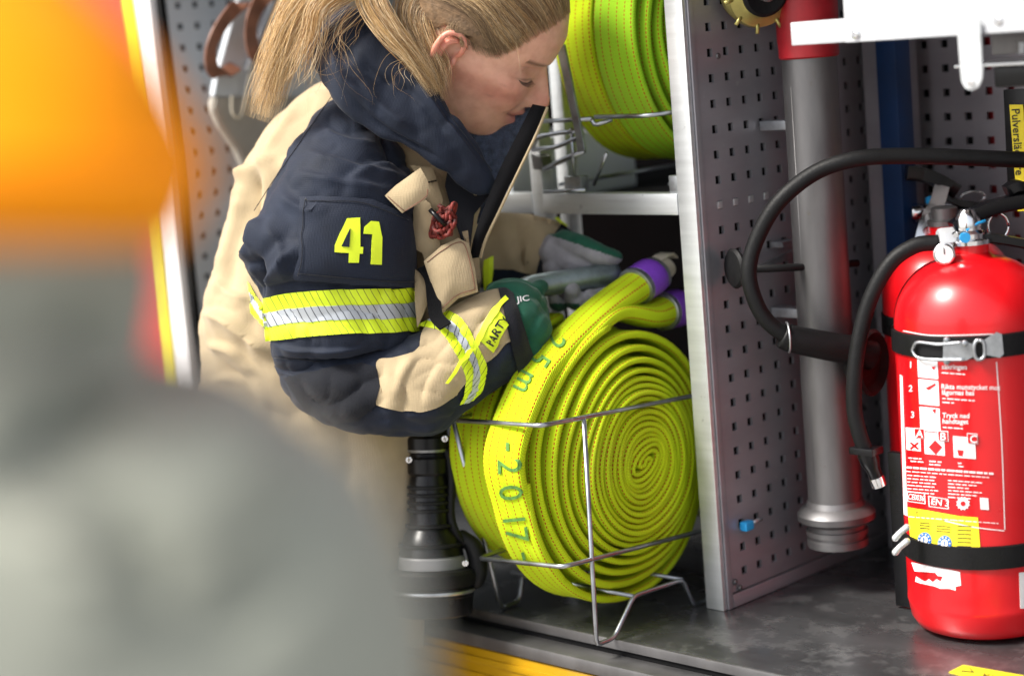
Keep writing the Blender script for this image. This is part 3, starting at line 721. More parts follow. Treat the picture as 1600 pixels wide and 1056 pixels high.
lathe('bracket_bolt', [(0, .005), (.002, .0045), (.0022, .002)], tp(1524, 129) + np.array([0, -.0078, 0]), chrome, tray, (0, -1, 0), 18, 25)
uy = .04
box('under_shelf', (at(1490, 100, y=uy)[0], uy, at(1490, 102, y=uy)[2] - .004), (.95, uy + .20, at(1490, 102, y=uy)[2]), alu, tray, .001)
box('under_bracket', (at(1545, 125, y=uy)[0], uy + .01, at(1560, 138, y=uy)[2]), (.95, uy + .10, at(1490, 102, y=uy)[2] - .0045), black_pl, tray, .003)
box('guide_rail', (at(1545, 60, y=uy)[0], uy + .005, at(1560, 86, y=uy)[2]), (.95, uy + .02, zb - .0005), steel, tray, .001)
lathe('shelf_bolt', [(0, .006), (.012, .006)], at(1597, 84, y=uy - .004), galv, tray, (0, 0, 1), 6, 20)

# label strip hanging behind
lb_ = empty('label_plate', at(1592, 220, y=.30), 'black plate with a yellow Pulversläckare label behind the black hose', 'label')
c = at(1592, 220, y=.30)
box('plate', (at(1570, 200, y=.302)[0], .302, at(1580, 330, y=.302)[2]), (at(1660, 200, y=.302)[0], .308, at(1580, 140, y=.302)[2]), black_pl, lb_, .001)
yp = [at(px, py, y=.2995) for px, py in ((1577, 164), (1598, 164), (1612, 330), (1590, 330))]
prism('yellow_label', yp, (0, .002, 0), yellow_p, lb_)
lbv = bvh_of((np.array(yp), [(0, 1, 2, 3)]))
text_on('label_text', 'Pulversläckare', (1581, 170), (.062, 1), 13, lbv, .0007, black_p, lb_)

# ================================================================== fire extinguishers
def ext_profile(r, h):
    p = [(0, .0), (0, r * .80), (.004, r * .9), (.014, r * .965), (.030, r * .995), (.033, r * 1.004), (.037, r * 1.004), (.040, r)]
    p += [(z, r) for z in np.linspace(.05, h - r * .95, 12)]
    for a in np.linspace(0, 1, 16): p.append((h - r * .95 + r * .82 * math.sin(a * math.pi / 2 * .94), r * (.24 + .76 * math.cos(a * math.pi / 2 * .94))))
    p += [(h - .006, r * .25), (h + .004, r * .25), (h + .006, r * .22), (h + .006, 0)]
    return p
def extinguisher(c, r, h, label):
    e = empty('fire_extinguisher', c, label, 'fire extinguisher', 'red powder extinguishers strapped in the locker')
    V, f = lathe_vf(ext_profile(r, h), c, seg=96, caps=False); o = sharp(fix_normals(mk('cylinder', V, f, red, e)), 40)
    return e, (V, f)
EC = np.array([.308, .119, .004]); ER = .0915; EH = .455
ext, evf = extinguisher(EC, ER, EH, 'front red extinguisher with white instructions and yellow inspection label')
eb = bvh_of(evf)
ehz = EC[2] + EH
top = EC + np.array([0, 0, EH + .004])
right = M @ np.array([1., 0, 0]); fwd = M @ np.array([0, 0, 1.]); fwd_h = np.array([fwd[0], fwd[1], 0]); fwd_h /= np.linalg.norm(fwd_h); rt_h = np.array([right[0], right[1], 0]); rt_h /= np.linalg.norm(rt_h)
Zt = float(((top - CW) @ M)[2])
def ez(px, py, dz=0.): return at(px, py, Z=Zt + dz)
# valve: body, hose adaptor, gauge, handles
lathe('neck_ring', [(0, .027), (.005, .027), (.006, .024)], top, chrome, ext, seg=28)
lathe('valve_body', [(.004, .019), (.012, .019), (.016, .015), (.030, .015), (.036, .012), (.040, .009)], top, chrome, ext, seg=28, deg=30)
tube('valve_arm', [ez(1468, 382), ez(1490, 384), ez(1540, 372)], [.0125, .012, .011], chrome, ext, 20)
lathe('hose_adaptor', [(0, .015), (.004, .016), (.018, .016), (.022, .012)], ez(1466, 378), alu_white, ext, rt_h, 8, 20)
gc = ez(1479, 396, -.022)
lathe('gauge', [(0, .0125), (.012, .0125), (.013, .011), (.0125, .0105)], gc + fwd_h * .006, chrome, ext, -fwd_h - .35 * rt_h, 32, 30)
ga = (-fwd_h - .35 * rt_h); ga /= np.linalg.norm(ga)
lathe('gauge_face', [(.0128, .0102), (.0132, .0001)], gc + fwd_h * .006, white_p, ext, ga, 24)
tube('gauge_needle', [gc + fwd_h * .006 + ga * .0140, gc + fwd_h * .006 + ga * .0140 + np.array([0, 0, .008])], .0006, black_p, ext, 6)
def lever(name, pts, w, t, m, parent):
    """flat curved lever: px centreline at depth, widths across the view"""
    P = catmull(pts, 24); T, _, _ = frames(P); W = -fwd_h; V = []
    ws = np.interp(np.linspace(0, 1, 24), np.linspace(0, 1, len(w)), w)
    for i, q in enumerate(P):
        a = W - T[i] * W.dot(T[i]); a /= np.linalg.norm(a); n = np.cross(T[i], a)
        for s, u in ((-1, -1), (-1, .6), (-.7, 1), (.7, 1), (1, .6), (1, -1)): V.append(q + a * s * ws[i] + n * u * t)
    V = np.array(V); fs = grid_faces(24, 6); fs += [(5, 4, 3, 2, 1, 0), tuple(len(V) - 6 + i for i in range(6))]
    return sharp(fix_normals(mk(name, V, fs, m, parent)), 50)
lever('top_lever', [ez(1490, 358), ez(1520, 338), ez(1560, 322), ez(1612, 312)], [.010, .012, .012, .011], .0085, black_pl, ext)
lever('carry_handle', [ez(1512, 371), ez(1545, 372), ez(1580, 377), ez(1625, 386)], [.010, .011, .011, .010], .0055, black_pl, ext)
tube('safety_tie', [ez(1510, 360, -.016), ez(1525, 350, -.016), ez(1540, 345, -.016)], .0018, cyan, ext, 8)
lathe('tie_seal', [(0, .0062), (.004, .0062)], ez(1507, 371, -.024), cyan, ext, -fwd_h, 18)
lathe('pivot_pin', [(0, .004), (.004, .003)], ez(1492, 367, -.022), chrome, ext, -fwd_h, 12)
ringc = ez(1560, 353, .015); ring = [ringc + .012 * (rt_h * math.cos(a) + np.array([0, 0, 1.25]) * math.sin(a)) for a in np.linspace(0, 2 * math.pi, 24)]
tube('pull_ring', ring, .0016, chrome, ext, 8)
# discharge hose hanging down the left side
hp = [ez(1466, 379), ez(1430, 385), ez(1392, 415), ez(1362, 478), ez(1346, 560), ez(1344, 640), ez(1354, 690), ez(1368, 724)]
hp = [q + fwd_h * d for q, d in zip(hp, (0, .004, .01, .02, .03, .04, .045, .05))]
tube('discharge_hose', hp, .0094, black_rub, ext, 18, n=70)
e_ = hp[-1]; dd = hp[-1] - hp[-2]; dd /= np.linalg.norm(dd)
lathe('hose_nozzle', [(-.004, .011), (.0, .012), (.010, .0118), (.018, .009), (.034, .008)], e_, black_pl, ext, dd, 20, 30)
lathe('nozzle_tip', [(.030, .009), (.033, .0095), (.042, .009), (.043, .006)], e_, chrome, ext, dd, 20, 30)
q = e_ - dd * .004
box('nozzle_clip', q + np.array([-.017, -.012, -.003]), q + np.array([.017, .012, .006]), black_pl, ext, .002)
# band and toggle buckle
def ext_band(name, z, hgt, m, parent, c, r, a0=0, a1=2 * math.pi, t=.0022):
    th = np.linspace(a0, a1, 90); V = []
    for a in th:
        d = np.array([math.cos(a), math.sin(a), 0])
        for rr, zz in ((r + .0004, z), (r + t, z + .001), (r + t, z + hgt - .001), (r + .0004, z + hgt)): V.append(c + d * rr + np.array([0, 0, zz]))
    return sharp(fix_normals(mk(name, V, grid_faces(90, 4, wrap=False) + [(i * 4 + 3, i * 4, i * 4 + 4, i * 4 + 7) for i in range(89)], m, parent)), 40)
zU = cast(eb, 1520, 543)[0][2] - EC[2]; zD = cast(eb, 1520, 872)[0][2] - EC[2]
ext_band('strap', zU - .0135, .027, black_rub, ext, EC, ER, t=.0034); ext_band('strap', zD - .014, .028, black_rub, ext, EC, ER, t=.0034)
sbv = eb
def buckle_pts(lst, off=.004): return drape(eb, lst, off)[0]
patch('buckle_plate', [(1476, 531), (1513, 534), (1521, 537), (1521, 556), (1510, 562), (1476, 562)], eb, .0052, galv, ext, 6, .002)
tube('buckle_loop', buckle_pts([(1505, 533), (1470, 536), (1441, 533), (1434, 541), (1434, 548), (1442, 557), (1470, 560), (1508, 560)], .0075), .0018, galv, ext, 8, n=50)
tube('buckle_link', buckle_pts([(1530, 530), (1536, 534), (1537, 553), (1531, 560), (1524, 556), (1522, 540), (1525, 531), (1530, 530)], .0065), .0022, galv, ext, 8, n=40)
patch('buckle_hook', [(1534, 532), (1556, 518), (1563, 521), (1566, 552), (1560, 558), (1535, 552)], eb, .0048, galv, ext, 6, .002)
for px, py in ((1482, 530), (1482, 563), (1508, 535)):
    lathe('buckle_rivet', [(0, .004), (.002, .0035), (.003, .002)], buckle_pts([(px, py)], .006)[0], galv, ext, -fwd_h, 14)
# label print (each block a thin film on the cylinder)
def rect(x0, y0, x1, y1, s=.045, q=0.):  # label rows sink to the right, columns lean with the bottle
    f = lambda x, y: (x + (y - 560) * s, y + (x - 1450) * .085 - .0006 * (x - 1500) ** 2 * .3)
    return [f(x0, y0), f(x1, y0), f(x1, y1), f(x0, y1)]
EO = .0009
def film(name, pl, m, off=EO): return patch(name, pl, eb, off, m, ext, 9, .0006)
film('print_block', rect(1434, 560, 1465, 591), white_p); film('print_block', rect(1434, 594, 1465, 633), white_p); film('print_block', rect(1434, 637, 1465, 674), white_p)
film('print_block', rect(1411, 672, 1433, 707), white_p); film('print_block', rect(1439, 676, 1470, 710), white_p); film('print_block', rect(1484, 678, 1518, 711), white_p)
patch('print_mark', [(1456, 573), (1463, 572), (1460, 578)], eb, .0015, red, ext, 5, .0004)
patch('print_mark', [(1447, 606), (1462, 598), (1463, 601), (1452, 609)], eb, .0015, red, ext, 5, .0004)
patch('print_mark', [(1457, 640), (1463, 638), (1462, 646)], eb, .0015, red, ext, 5, .0004)
patch('print_mark', [(1452, 698), (1462, 687), (1473, 698), (1463, 710)], eb, .0015, red, ext, 5, .0004)
patch('print_mark', [(1425, 690), (1437, 700), (1435, 702), (1423, 692)], eb, .0015, red, ext, 5, .0004); patch('print_mark', [(1435, 690), (1437, 692), (1425, 702), (1423, 700)], eb, .0015, red, ext, 5, .0004)
patch('print_mark', [(1496, 702), (1506, 703), (1504, 712), (1498, 711)], eb, .0015, red, ext, 5, .0004)
for s, x, y in (('A', 1434, 668), ('B', 1470, 672), ('C', 1515, 676)):
    patch('letter_box', [(x - 4, y), (x + 12, y + 1), (x + 13, y + 17), (x - 3, y + 16)], eb, .0016, white_p, ext, 6, .0004)
    patch('letter_box', [(x - 3, y + 1), (x + 11, y + 2), (x + 12, y + 16), (x - 2, y + 15)], eb, .0022, red, ext, 6, .0004)
    text_on('label_text', s, (x, y + 14), (1, .06), 12, eb, .0032, white_p, ext)
TO = .0013
for s, x, y, h in (('1', 1421, 574, 10), ('2', 1421, 611, 10), ('3', 1424, 652, 10), ('säkringen', 1472, 576, 8), ('Rikta munstycket mot', 1471, 607, 8), ('lågornas bas', 1472, 616, 8), ('Tryck ned', 1473, 652, 8), ('handtaget', 1473, 661, 8)):
    text_on('label_text', s, (x, y), (1, .02), h, eb, TO, white_p, ext, wide=.92)
def dashes(x0, x1, y, slope, w=1.7, seed=0):
    rn = random.Random(seed); x = x0
    parts = []
    while x < x1 - 3:
        l = rn.uniform(4, 12); l = min(l, x1 - x); yy = y + (x - x0) * slope
        top, nn = drape(eb, [(x, yy), (x + l, yy + l * slope), (x + l, yy + w + l * slope), (x, yy + w)], TO); parts.append((top, [(0, 1, 2, 3)])); x += l + rn.uniform(1.2, 2.5)
    V, f = join_vf(parts); tag(mk('small_print', V, f, white_p, ext, smooth=False), kind='stuff')
for i, (x0, x1, y, w) in enumerate([(1472, 1508, 581, 1.7), (1473, 1523, 621, 1.7), (1473, 1491, 627, 1.7), (1474, 1505, 666, 1.7), (1421, 1442, 714, 1.7), (1424, 1444, 719, 1.7), (1453, 1472, 719, 1.7), (1453, 1474, 724, 1.7), (1497, 1507, 722, 1.7), (1498, 1506, 727, 1.7), (1418, 1552, 728, 3.), (1417, 1550, 735, 1.4)] + [(1419, 1468 - (k % 2) * 7, 741 + k * 5.2, 1.5) for k in range(6)] + [(1482, 1535 - (k % 3) * 9, 749 + k * 5.2, 1.5) for k in range(6)] + [(1421, 1560, 806, 1.2)]):
    dashes(x0, x1, y, .075, w, i)
fr = rect(1422, 768, 1450, 783); 
def frame(pl, w=1.4, nm='print_frame'):
    P = dense(list(pl), 8); P = np.vstack([P, P[:1]]); c_ = np.array(pl).mean(0); Q = c_ + (P - c_) * (1 - w * 2 / max(8, np.ptp(P[:, 0]))); Q[:, 1] = c_[1] + (P[:, 1] - c_[1]) * (1 - w * 2 / max(8, np.ptp(P[:, 1])))
    n = len(P); top, nn = drape(eb, np.vstack([P, Q]), EO); mk(nm, top, [(i, i + 1, n + i + 1, n + i) for i in range(n - 1)], white_p, ext, smooth=False)
frame([(1418, 766), (1446, 770), (1447, 787), (1419, 783)]); frame([(1451, 774), (1482, 779), (1483, 795), (1452, 791)])
text_on('label_text', 'CE0036', (1420, 779), (1, .13), 9, eb, TO, white_p, ext, wide=.62); text_on('label_text', 'EN 3', (1455, 787), (1, .13), 10, eb, TO, white_p, ext)
gp = [(1505 + (11 if k % 2 else 8.5) * math.cos(k * math.pi / 12), 786 + (11 if k % 2 else 8.5) * math.sin(k * math.pi / 12)) for k in range(24)]
film('gear_symbol', gp, white_p); patch('gear_centre', [(1505 + 4 * math.cos(a), 786 + 4 * math.sin(a)) for a in np.linspace(0, 6.28, 10, endpoint=False)], eb, .0015, red, ext, 5, .0004)
film('symbol_block', [(1531, 777), (1544, 778), (1545, 796), (1532, 795)], white_p)
def line(pts, w=1.4):
    P = catmull(pts, 40); top, nn = drape(eb, np.vstack([P, P + [w, 0] if abs(P[-1][0] - P[0][0]) < abs(P[-1][1] - P[0][1]) else P + [0, w]]), EO); mk('print_line', top, [(i, i + 1, 40 + i + 1, 40 + i) for i in range(39)], white_p, ext, smooth=False)
line([(1556, 565), (1564, 690), (1569, 827)]); line([(1412, 516), (1460, 523), (1555, 521)], 1.6); line([(1475, 812), (1520, 822), (1569, 828)])
patch('white_edge_line', [(1407, 585), (1411, 588), (1419, 806), (1413, 803)], eb, EO, white_p, ext, 8, .0005)
film('yellow_sticker', [(1419, 792), (1450, 797), (1500, 806), (1528, 808), (1530, 835), (1532, 862), (1480, 860), (1424, 850)], yellow_p)
for x, y in ((1446, 843), (1477, 848)):
    patch('blue_dial', [(x + 10.5 * math.cos(a), y + 12 * math.sin(a)) for a in np.linspace(0, 6.28, 20, endpoint=False)], eb, .0016, blue_p, ext, 6, .0005)
    patch('dial_centre', [(x + 5.6 * math.cos(a), y + 6.4 * math.sin(a)) for a in np.linspace(0, 6.28, 14, endpoint=False)], eb, .0023, white_p, ext, 6, .0005)
    for k in range(10):
        a = k * .628; cx, cy = x + 8.3 * math.cos(a), y + 9.4 * math.sin(a)
        patch('dial_dot', [(cx + 1.2 * math.cos(b_), cy + 1.3 * math.sin(b_)) for b_ in np.linspace(0, 6.28, 6, endpoint=False)], eb, .0023, white_p, ext, 4, .0005)
    patch('dial_pointer', [(x - 1, y - 4), (x + 1, y - 4), (x, y + 4)], eb, .0030, blue_p, ext, 4, .0004)
def bdash(x0, x1, y, sl, w=1.3, m=black_p):
    top, nn = drape(eb, [(x0, y), (x1, y + (x1 - x0) * sl), (x1, y + w + (x1 - x0) * sl), (x0, y + w)], .0016); mk('sticker_line', top, [(0, 1, 2, 3)], m, ext, smooth=False)
for k in range(3): bdash(1438, 1454, 815 + k * 4, .1); bdash(1464, 1486, 820 + k * 4, .08)
for k in range(6): bdash(1496, 1518, 820 + k * 6.3, .04)
frame2 = [(1433, 798), (1474, 804), (1476, 812), (1434, 806)]
for a, b_ in zip(frame2, frame2[1:] + frame2[:1]):
    top, nn = drape(eb, [a, b_, (b_[0] + .9, b_[1] + 1.1), (a[0] + .9, a[1] + 1.1)], .0016); mk('sticker_line', top, [(0, 1, 2, 3)], black_p, ext, smooth=False)
film('torn_white_sticker', [(1425, 878), (1466, 886), (1488, 890), (1500, 893), (1502, 914), (1493, 916), (1494, 922), (1484, 919), (1470, 919), (1460, 915), (1440, 911), (1431, 908), (1432, 900), (1440, 905), (1446, 908), (1452, 904), (1458, 909), (1464, 904), (1470, 908), (1474, 900), (1466, 899), (1462, 894), (1430, 892)], white_p)
film('white_sticker', [(1592, 894), (1640, 890), (1640, 948), (1594, 950)], white_p)
# second and third bottle
E2 = np.array([.178, .272, .004]); e2, e2v = extinguisher(E2, .0835, .456, 'second red extinguisher with a grey lever behind the front one')
Z2 = float(((E2 - CW) @ M)[2])
def e2p(px, py, dz=0.): return at(px, py, Z=Z2 + dz)
t2 = E2 + np.array([0, 0, .459])
lathe('valve_body', [(0, .023), (.006, .023), (.008, .017), (.022, .017), (.024, .012)], t2, steel, e2, seg=28, deg=30)
tube('valve_arm', [e2p(1428, 334), e2p(1450, 332), e2p(1515, 330)], [.014, .011, .012], chrome, e2, 18)
lever('squeeze_lever', [e2p(1416, 270, -.03), e2p(1440, 273, -.03), e2p(1468, 284, -.03), e2p(1494, 300, -.03)], [.010, .016, .017, .014], .0095, black_pl, e2)
lever('carry_handle', [e2p(1462, 292, -.02), e2p(1485, 312, -.02), e2p(1512, 320, -.02), e2p(1550, 322, -.02)], [.010, .012, .012, .010], .005, black_pl, e2)
lathe('knob', [(0, .009), (.002, .010), (.012, .010), (.014, .008)], e2p(1424, 333, -.02), chrome, e2, rt_h, 18, 30)
tube('pull_ring', [e2p(1520, 308) + .016 * (rt_h * math.cos(a) + np.array([0, 0, .45]) * math.sin(a)) for a in np.linspace(0, 2 * math.pi, 24)], .0018, chrome, e2, 8)
lathe('tie_seal', [(0, .006), (.006, .006)], e2p(1452, 313, -.03), cyan, e2, -fwd_h, 6)
ext_band('strap', .325, .026, black_rub, e2, E2, .0835)
E3 = np.array([.375, .345, .004]); e3, e3v = extinguisher(E3, .0835, .455, 'third red extinguisher cut by the right edge of the picture')
lathe('valve_body', [(0, .030), (.02, .022), (.04, .018)], E3 + np.array([0, 0, .468]), chrome, e3, seg=24)
Z3 = float(((E3 - CW) @ M)[2])
lever('squeeze_lever', [at(1572, 300, Z=2.30), at(1590, 292, Z=2.30), at(1620, 300, Z=2.32)], [.010, .014, .012], .007, black_pl, e3)
# mounting plate with wing nuts for the lower strap
mp = empty('extinguisher_bracket', EC - np.array([.0, -.125, 0]) , 'black steel bracket with wing nuts behind the front extinguisher', 'bracket')
b0 = at(1408, 850, Z=Zt + .02)
box('back_plate', (EC[0] - .13, EC[1] + .000, .003), (EC[0] - .102, EC[1] + .012, .20), black_pl, mp, .001)
for k in range(2):
    q = at(1406, 832 + 22 * k, Z=Zt + .0)
    tube('wing_nut', [q + np.array([-.004, -.004, -.006]), q, q + np.array([.006, .006, .006])], [.0042, .0036, .0042], alu, mp, 12, round_end=True)

# ================================================================== black hose loop with holder
HZ = 2.36
hl = empty('black_hose_loop', at(1290, 560, Z=HZ + .05), 'thick black rubber hose looping in front of the steel pipe', 'hose')
ph = [(1700, 252, .0), (1600, 250, .0), (1500, 246, .0), (1400, 244, .0), (1330, 250, .0), (1270, 272, .01), (1215, 318, .02), (1182, 375, .03), (1170, 425, .035), (1180, 470, .04), (1200, 503, .045), (1232, 528, .05)]
tube('hose', [at(a, b_, Z=HZ + c_) for a, b_, c_ in ph], .0099, black_rub, hl, 20, n=90)
tube('rubber_horn', [at(1222, 523, Z=HZ + .05), at(1236, 529, Z=HZ + .052), at(1290, 540, Z=HZ + .06), at(1336, 548, Z=HZ + .07), at(1362, 556, Z=HZ + .08)], [.0155, .017, .018, .0185, .019], black_rub, hl, 24, n=30)
tube('horn_ring', [at(1231, 527, Z=HZ + .05) + .0185 * (np.array([0, 0, 1.]) * math.cos(a) + (-fwd_h) * math.sin(a)) for a in np.linspace(0, 2 * math.pi, 30)], .0014, galv, hl, 8)
cup = at(1352, 566, Z=HZ + .085)
lathe('horn_cup', [(-.022, .016), (-.015, .030), (0, .040), (.010, .042), (.014, .038), (.006, .030)], cup, black_rub, hl, rt_h * .8 - fwd_h * .6, 36, 30)
hh = empty('hose_holder', at(1240, 415, x=.03), 'black rod hook with a round cap screwed to the partition', 'hook')
k0 = at(1340, 411, x=.10); k1 = at(1168, 421, Z=HZ + .06)
tube('rod', [k0, (k0 + k1) / 2 + np.array([0, 0, -.001]), k1], .0048, black_rub, hh, 12)
lathe('cap', [(-.003, .010), (0, .024), (.004, .0255), (.007, .022), (.009, .008)], at(1152, 419, Z=HZ + .075), black_rub, hh, rt_h * -.9 - fwd_h * .35, 28, 30)
s0 = at(1180, 418, x=.012); s1 = at(1248, 392, x=.012)
prism('steel_arm', [at(1176, 417, x=.022), at(1250, 384, x=.022), at(1250, 399, x=.022), at(1180, 421, x=.022)], (.003, 0, 0), galv, hh, .0005)
prism('steel_arm', [at(1222, 379, x=.022), at(1250, 373, x=.022), at(1250, 383, x=.022), at(1224, 387, x=.022)], (-.020, 0, 0), galv, hh, .0005)
# small blue clip on the partition
bcl = at(1163, 820, x=.004)
clip = empty('blue_clip', bcl, 'small blue plastic clip with a steel spring low on the partition', 'clip')
box('clip_body', bcl + np.array([-.0015, -.008, -.006]), bcl + np.array([.010, .008, .006]), cyan, clip, .002)
tube('clip_spring', [bcl + np.array([.004, .008, 0]), bcl + np.array([.008, .018, .003]), bcl + np.array([.004, .030, .001])], .0028, galv, clip, 10)
# warning sticker on the floor
wq = [at(a, b_, z=.0016) for a, b_ in ((1483, 1049), (1505, 1038), (1640, 1062), (1640, 1085))]
st = prism('warning_sticker', wq, (0, 0, -.0012), yellow_p); tag(st, 'yellow warning sticker with a triangle on the locker floor', 'sticker')
wv = bvh_of((np.array(wq), [(0, 1, 2, 3)]))
tri = [(1500, 1049), (1515, 1042), (1523, 1051)]
patch('warning_triangle', tri, wv, .0006, black_p, st, 6, .0003); patch('triangle_centre', [(1504.5, 1048), (1514, 1044.2), (1518.5, 1049.3)], wv, .0012, yellow_p, st, 6, .0003)
text_on('sticker_text', 'KLÄM', (1532, 1060), (1, .2), 10, wv, .0006, black_p, st, shear=(.45, -.9), wide=1.5)

# ================================================================== black branch pipe (nozzle) standing on the sill
nzl = empty('branch_pipe_nozzle', at(680, 945, y=-.165), 'black fire hose nozzle standing upright on the locker edge', 'nozzle')
NZ = 2.52
n0 = at(676, 958, Z=NZ); n1 = at(668, 662, Z=NZ); na = n1 - n0; nl = np.linalg.norm(na); na /= nl
s_ = 1 / (F / NZ)
def nprof(lst): return [((958 - y) * s_, r * s_) for y, r in lst]
lathe('body', nprof([(742, 26), (742, 29), (752, 31), (815, 33), (826, 36), (834, 42), (846, 46), (858, 50), (866, 52)][::-1]), n0, black_pl, nzl, na, 40, 30)
lathe('marking_ring', nprof([(888, 52), (886, 54), (870, 53), (866, 50)]), n0, mat('grey_band', (.16, .16, .165), .4), nzl, na, 40, 30)
lathe('bumper', nprof([(915, 62), (912, 69), (903, 71), (893, 70), (888, 66), (886, 52)]), n0, black_rub, nzl, na, 60, 30)
lathe('base', nprof([(960, 56), (957, 62), (930, 64), (928, 66), (924, 66), (921, 62), (915, 62)]), n0, black_pl, nzl, na, 48, 25)
lathe('steel_ring', nprof([(924, 66.5), (922, 67.5), (919, 67), (918, 62)]), n0, galv, nzl, na, 48, 25)
lathe('swivel', nprof([(742, 30), (738, 33), (716, 34), (712, 30), (708, 29), (704, 34), (684, 35), (680, 31), (664, 30)]), n0, black_pl, nzl, na, 40, 25)
lathe('swivel_ring', nprof([(706, 30), (705, 33.5), (702, 34.5), (699, 33)]), n0, galv, nzl, na, 40, 25)
for y_, r_ in ((760, 33), (772, 33.5), (784, 34), (796, 34.5), (820, 38), (850, 50)):
    lathe('grip_ring', nprof([(y_ + 3, r_ - 2), (y_ + 2, r_ + 1.6), (y_ - 2, r_ + 1.6), (y_ - 3, r_ - 2)]), n0, black_rub, nzl, na, 40, 25)
tube('trigger_handle', [at(698, 700, Z=NZ - .01), at(706, 745, Z=NZ - .01), at(704, 800, Z=NZ - .01), at(712, 832, Z=NZ - .01), at(728, 852, Z=NZ)], .0058, black_rub, nzl, 12, n=30)
box('hinge', at(708, 716, Z=NZ) - np.array([.014, .006, .009]), at(708, 716, Z=NZ) + np.array([.014, .006, .009]), black_pl, nzl, .003)
tube('flat_handle', [at(744, 905, Z=NZ), at(747, 885, Z=NZ), at(740, 855, Z=NZ), at(722, 838, Z=NZ)], [.012, .013, .012, .009], black_rub, nzl, 12, n=20, round_end=True)
for px, py in ((639, 718), (695, 685), (727, 879)):
    lathe('screw', [(0, .0042), (.0018, .0040), (.0022, .0022), (.001, .0018)], at(px, py, Z=NZ - .036 if px != 727 else NZ - .045), chrome, nzl, -fwd_h, 14, 25)

# ================================================================== leather-strapped grey case hanging on the left partition
cs = empty('strapped_tool_pouch', at(410, 150, x=-.80), 'grey sheet metal tool pouch with brown leather straps on the left partition', 'pouch')
cx = -.79
cp = lambda px, py, x=cx: at(px, py, x=x)
prism('sheet_flap', [cp(372, 0), cp(470, -30), cp(520, 20), cp(520, 150), cp(334, 150), cp(340, 118)], (-.012, 0, 0), panel_l, cs, .001)
prism('pouch_body', [cp(336, 151), cp(520, 151), cp(520, 300), cp(400, 300), cp(372, 236), cp(344, 196), cp(333, 170)], (-.018, 0, 0), mat('pouch_canvas', (.33, .31, .27), .8, bump=.3, noise_amt=.15), cs, .003)
tube('seam_bead', [cp(428, 0, cx + .004), cp(404, 60, cx + .005), cp(385, 112, cx + .005)], .0045, panel_l, cs, 10)
tube('cord_loop', [cp(362, 150, cx + .006), cp(363, 176, cx + .008), cp(372, 184, cx + .008), cp(378, 176, cx + .008), cp(386, 135, cx + .008), cp(390, 115, cx + .008)], .0022, tan_w, cs, 8, n=30)
def ribbon(name, pts, w, t, m, parent, wd):
    P = catmull(pts, 40); T, _, _ = frames(P); V = []
    for i, q in enumerate(P):
        a = np.array(wd, float); a = a - T[i] * a.dot(T[i]); a /= np.linalg.norm(a); n = np.cross(T[i], a)
        for s, u in ((-1, -1), (-1, 1), (1, 1), (1, -1)): V.append(q + a * s * w + n * u * t)
    V = np.array(V); return sharp(fix_normals(mk(name, V, grid_faces(40, 4) + [(3, 2, 1, 0), tuple(len(V) - 4 + i for i in range(4))], m, parent)), 50)
ribbon('lever_bracket', [e2p(1472, 290, -.045), e2p(1464, 318, -.05), e2p(1449, 345, -.055), e2p(1440, 378, -.058)], .0095, .0012, chrome, e2, rt_h)
vd = -fwd_h * .75 - rt_h * .65
ribbon('leather_strap', [cp(396, 8, cx + .03), cp(372, 10, cx + .05), cp(346, 40, cx + .055), cp(330, 75, cx + .05), cp(332, 108, cx + .03), cp(348, 116, cx + .02), cp(368, 104, cx + .005)], .010, .0016, leather, cs, vd)
ribbon('leather_strap', [cp(440, -20, cx + .03), cp(408, 2, cx + .055), cp(392, 40, cx + .06), cp(396, 78, cx + .05), cp(410, 94, cx + .03), cp(426, 104, cx + .008)], .011, .0016, leather, cs, vd)
ribbon('leather_strap', [cp(448, 20, cx + .03), cp(436, 50, cx + .045), cp(434, 90, cx + .03), cp(440, 120, cx + .01)], .010, .0016, leather, cs, vd)

# ================================================================== the firefighter
per = empty('person', at(500, 900, Z=2.6) * np.array([1, 1, 0]) + np.array([0, 0, GZ]), 'firefighter with blonde hair in beige and navy jacket bending over the hose rolls', 'person')

# ---- head and neck (one continuous skin)
HS = 1.078; HZc = 2.45
def head_R(ps, th, ro):
    B = np.array([[1, 0, 0], [0, 0, -1], [0, 1, 0]], float)
    cy, sy = math.cos(ps), math.sin(ps); Ry = np.array([[cy, sy, 0], [-sy, cy, 0], [0, 0, 1]])
    ct, st = math.cos(th), math.sin(th); Rp = np.array([[ct, 0, st], [0, 1, 0], [-st, 0, ct]])
    cr, sr = math.cos(ro), math.sin(ro); Rr = np.array([[1, 0, 0], [0, cr, -sr], [0, sr, cr]])
    return B @ Ry @ Rp @ Rr
HR = M @ head_R(R(-5), R(33), R(30)); HO = at(732, 52, Z=HZc)
def h2w(P): return HO + (np.asarray(P, float) @ HR.T) * HS          # head frame: forward, left, up
def w2h(P): return ((np.asarray(P, float) - HO) @ HR) / HS
tab = np.array([(-.0985, .080, .045, .010), (-.096, .089, .028, .022), (-.090, .0965, .010, .033), (-.080, .0995, 0, .043), (-.066, .0985, -.010, .051), (-.050, .0995, -.022, .056), (-.035, .100, -.038, .061), (-.018, .099, -.055, .0655), (0, .0965, -.072, .069), (.018, .095, -.083, .0715), (.034, .1005, -.088, .073), (.060, .0985, -.090, .0745), (.085, .086, -.085, .072), (.105, .066, -.072, .0635), (.120, .043, -.052, .049), (.130, .020, -.033, .030), (.1345, 0, -.012, .008)])
wz = np.linspace(-.0985, .1345, 150); TB = np.stack([np.interp(wz, tab[:, 0], tab[:, i]) for i in range(4)], 1)
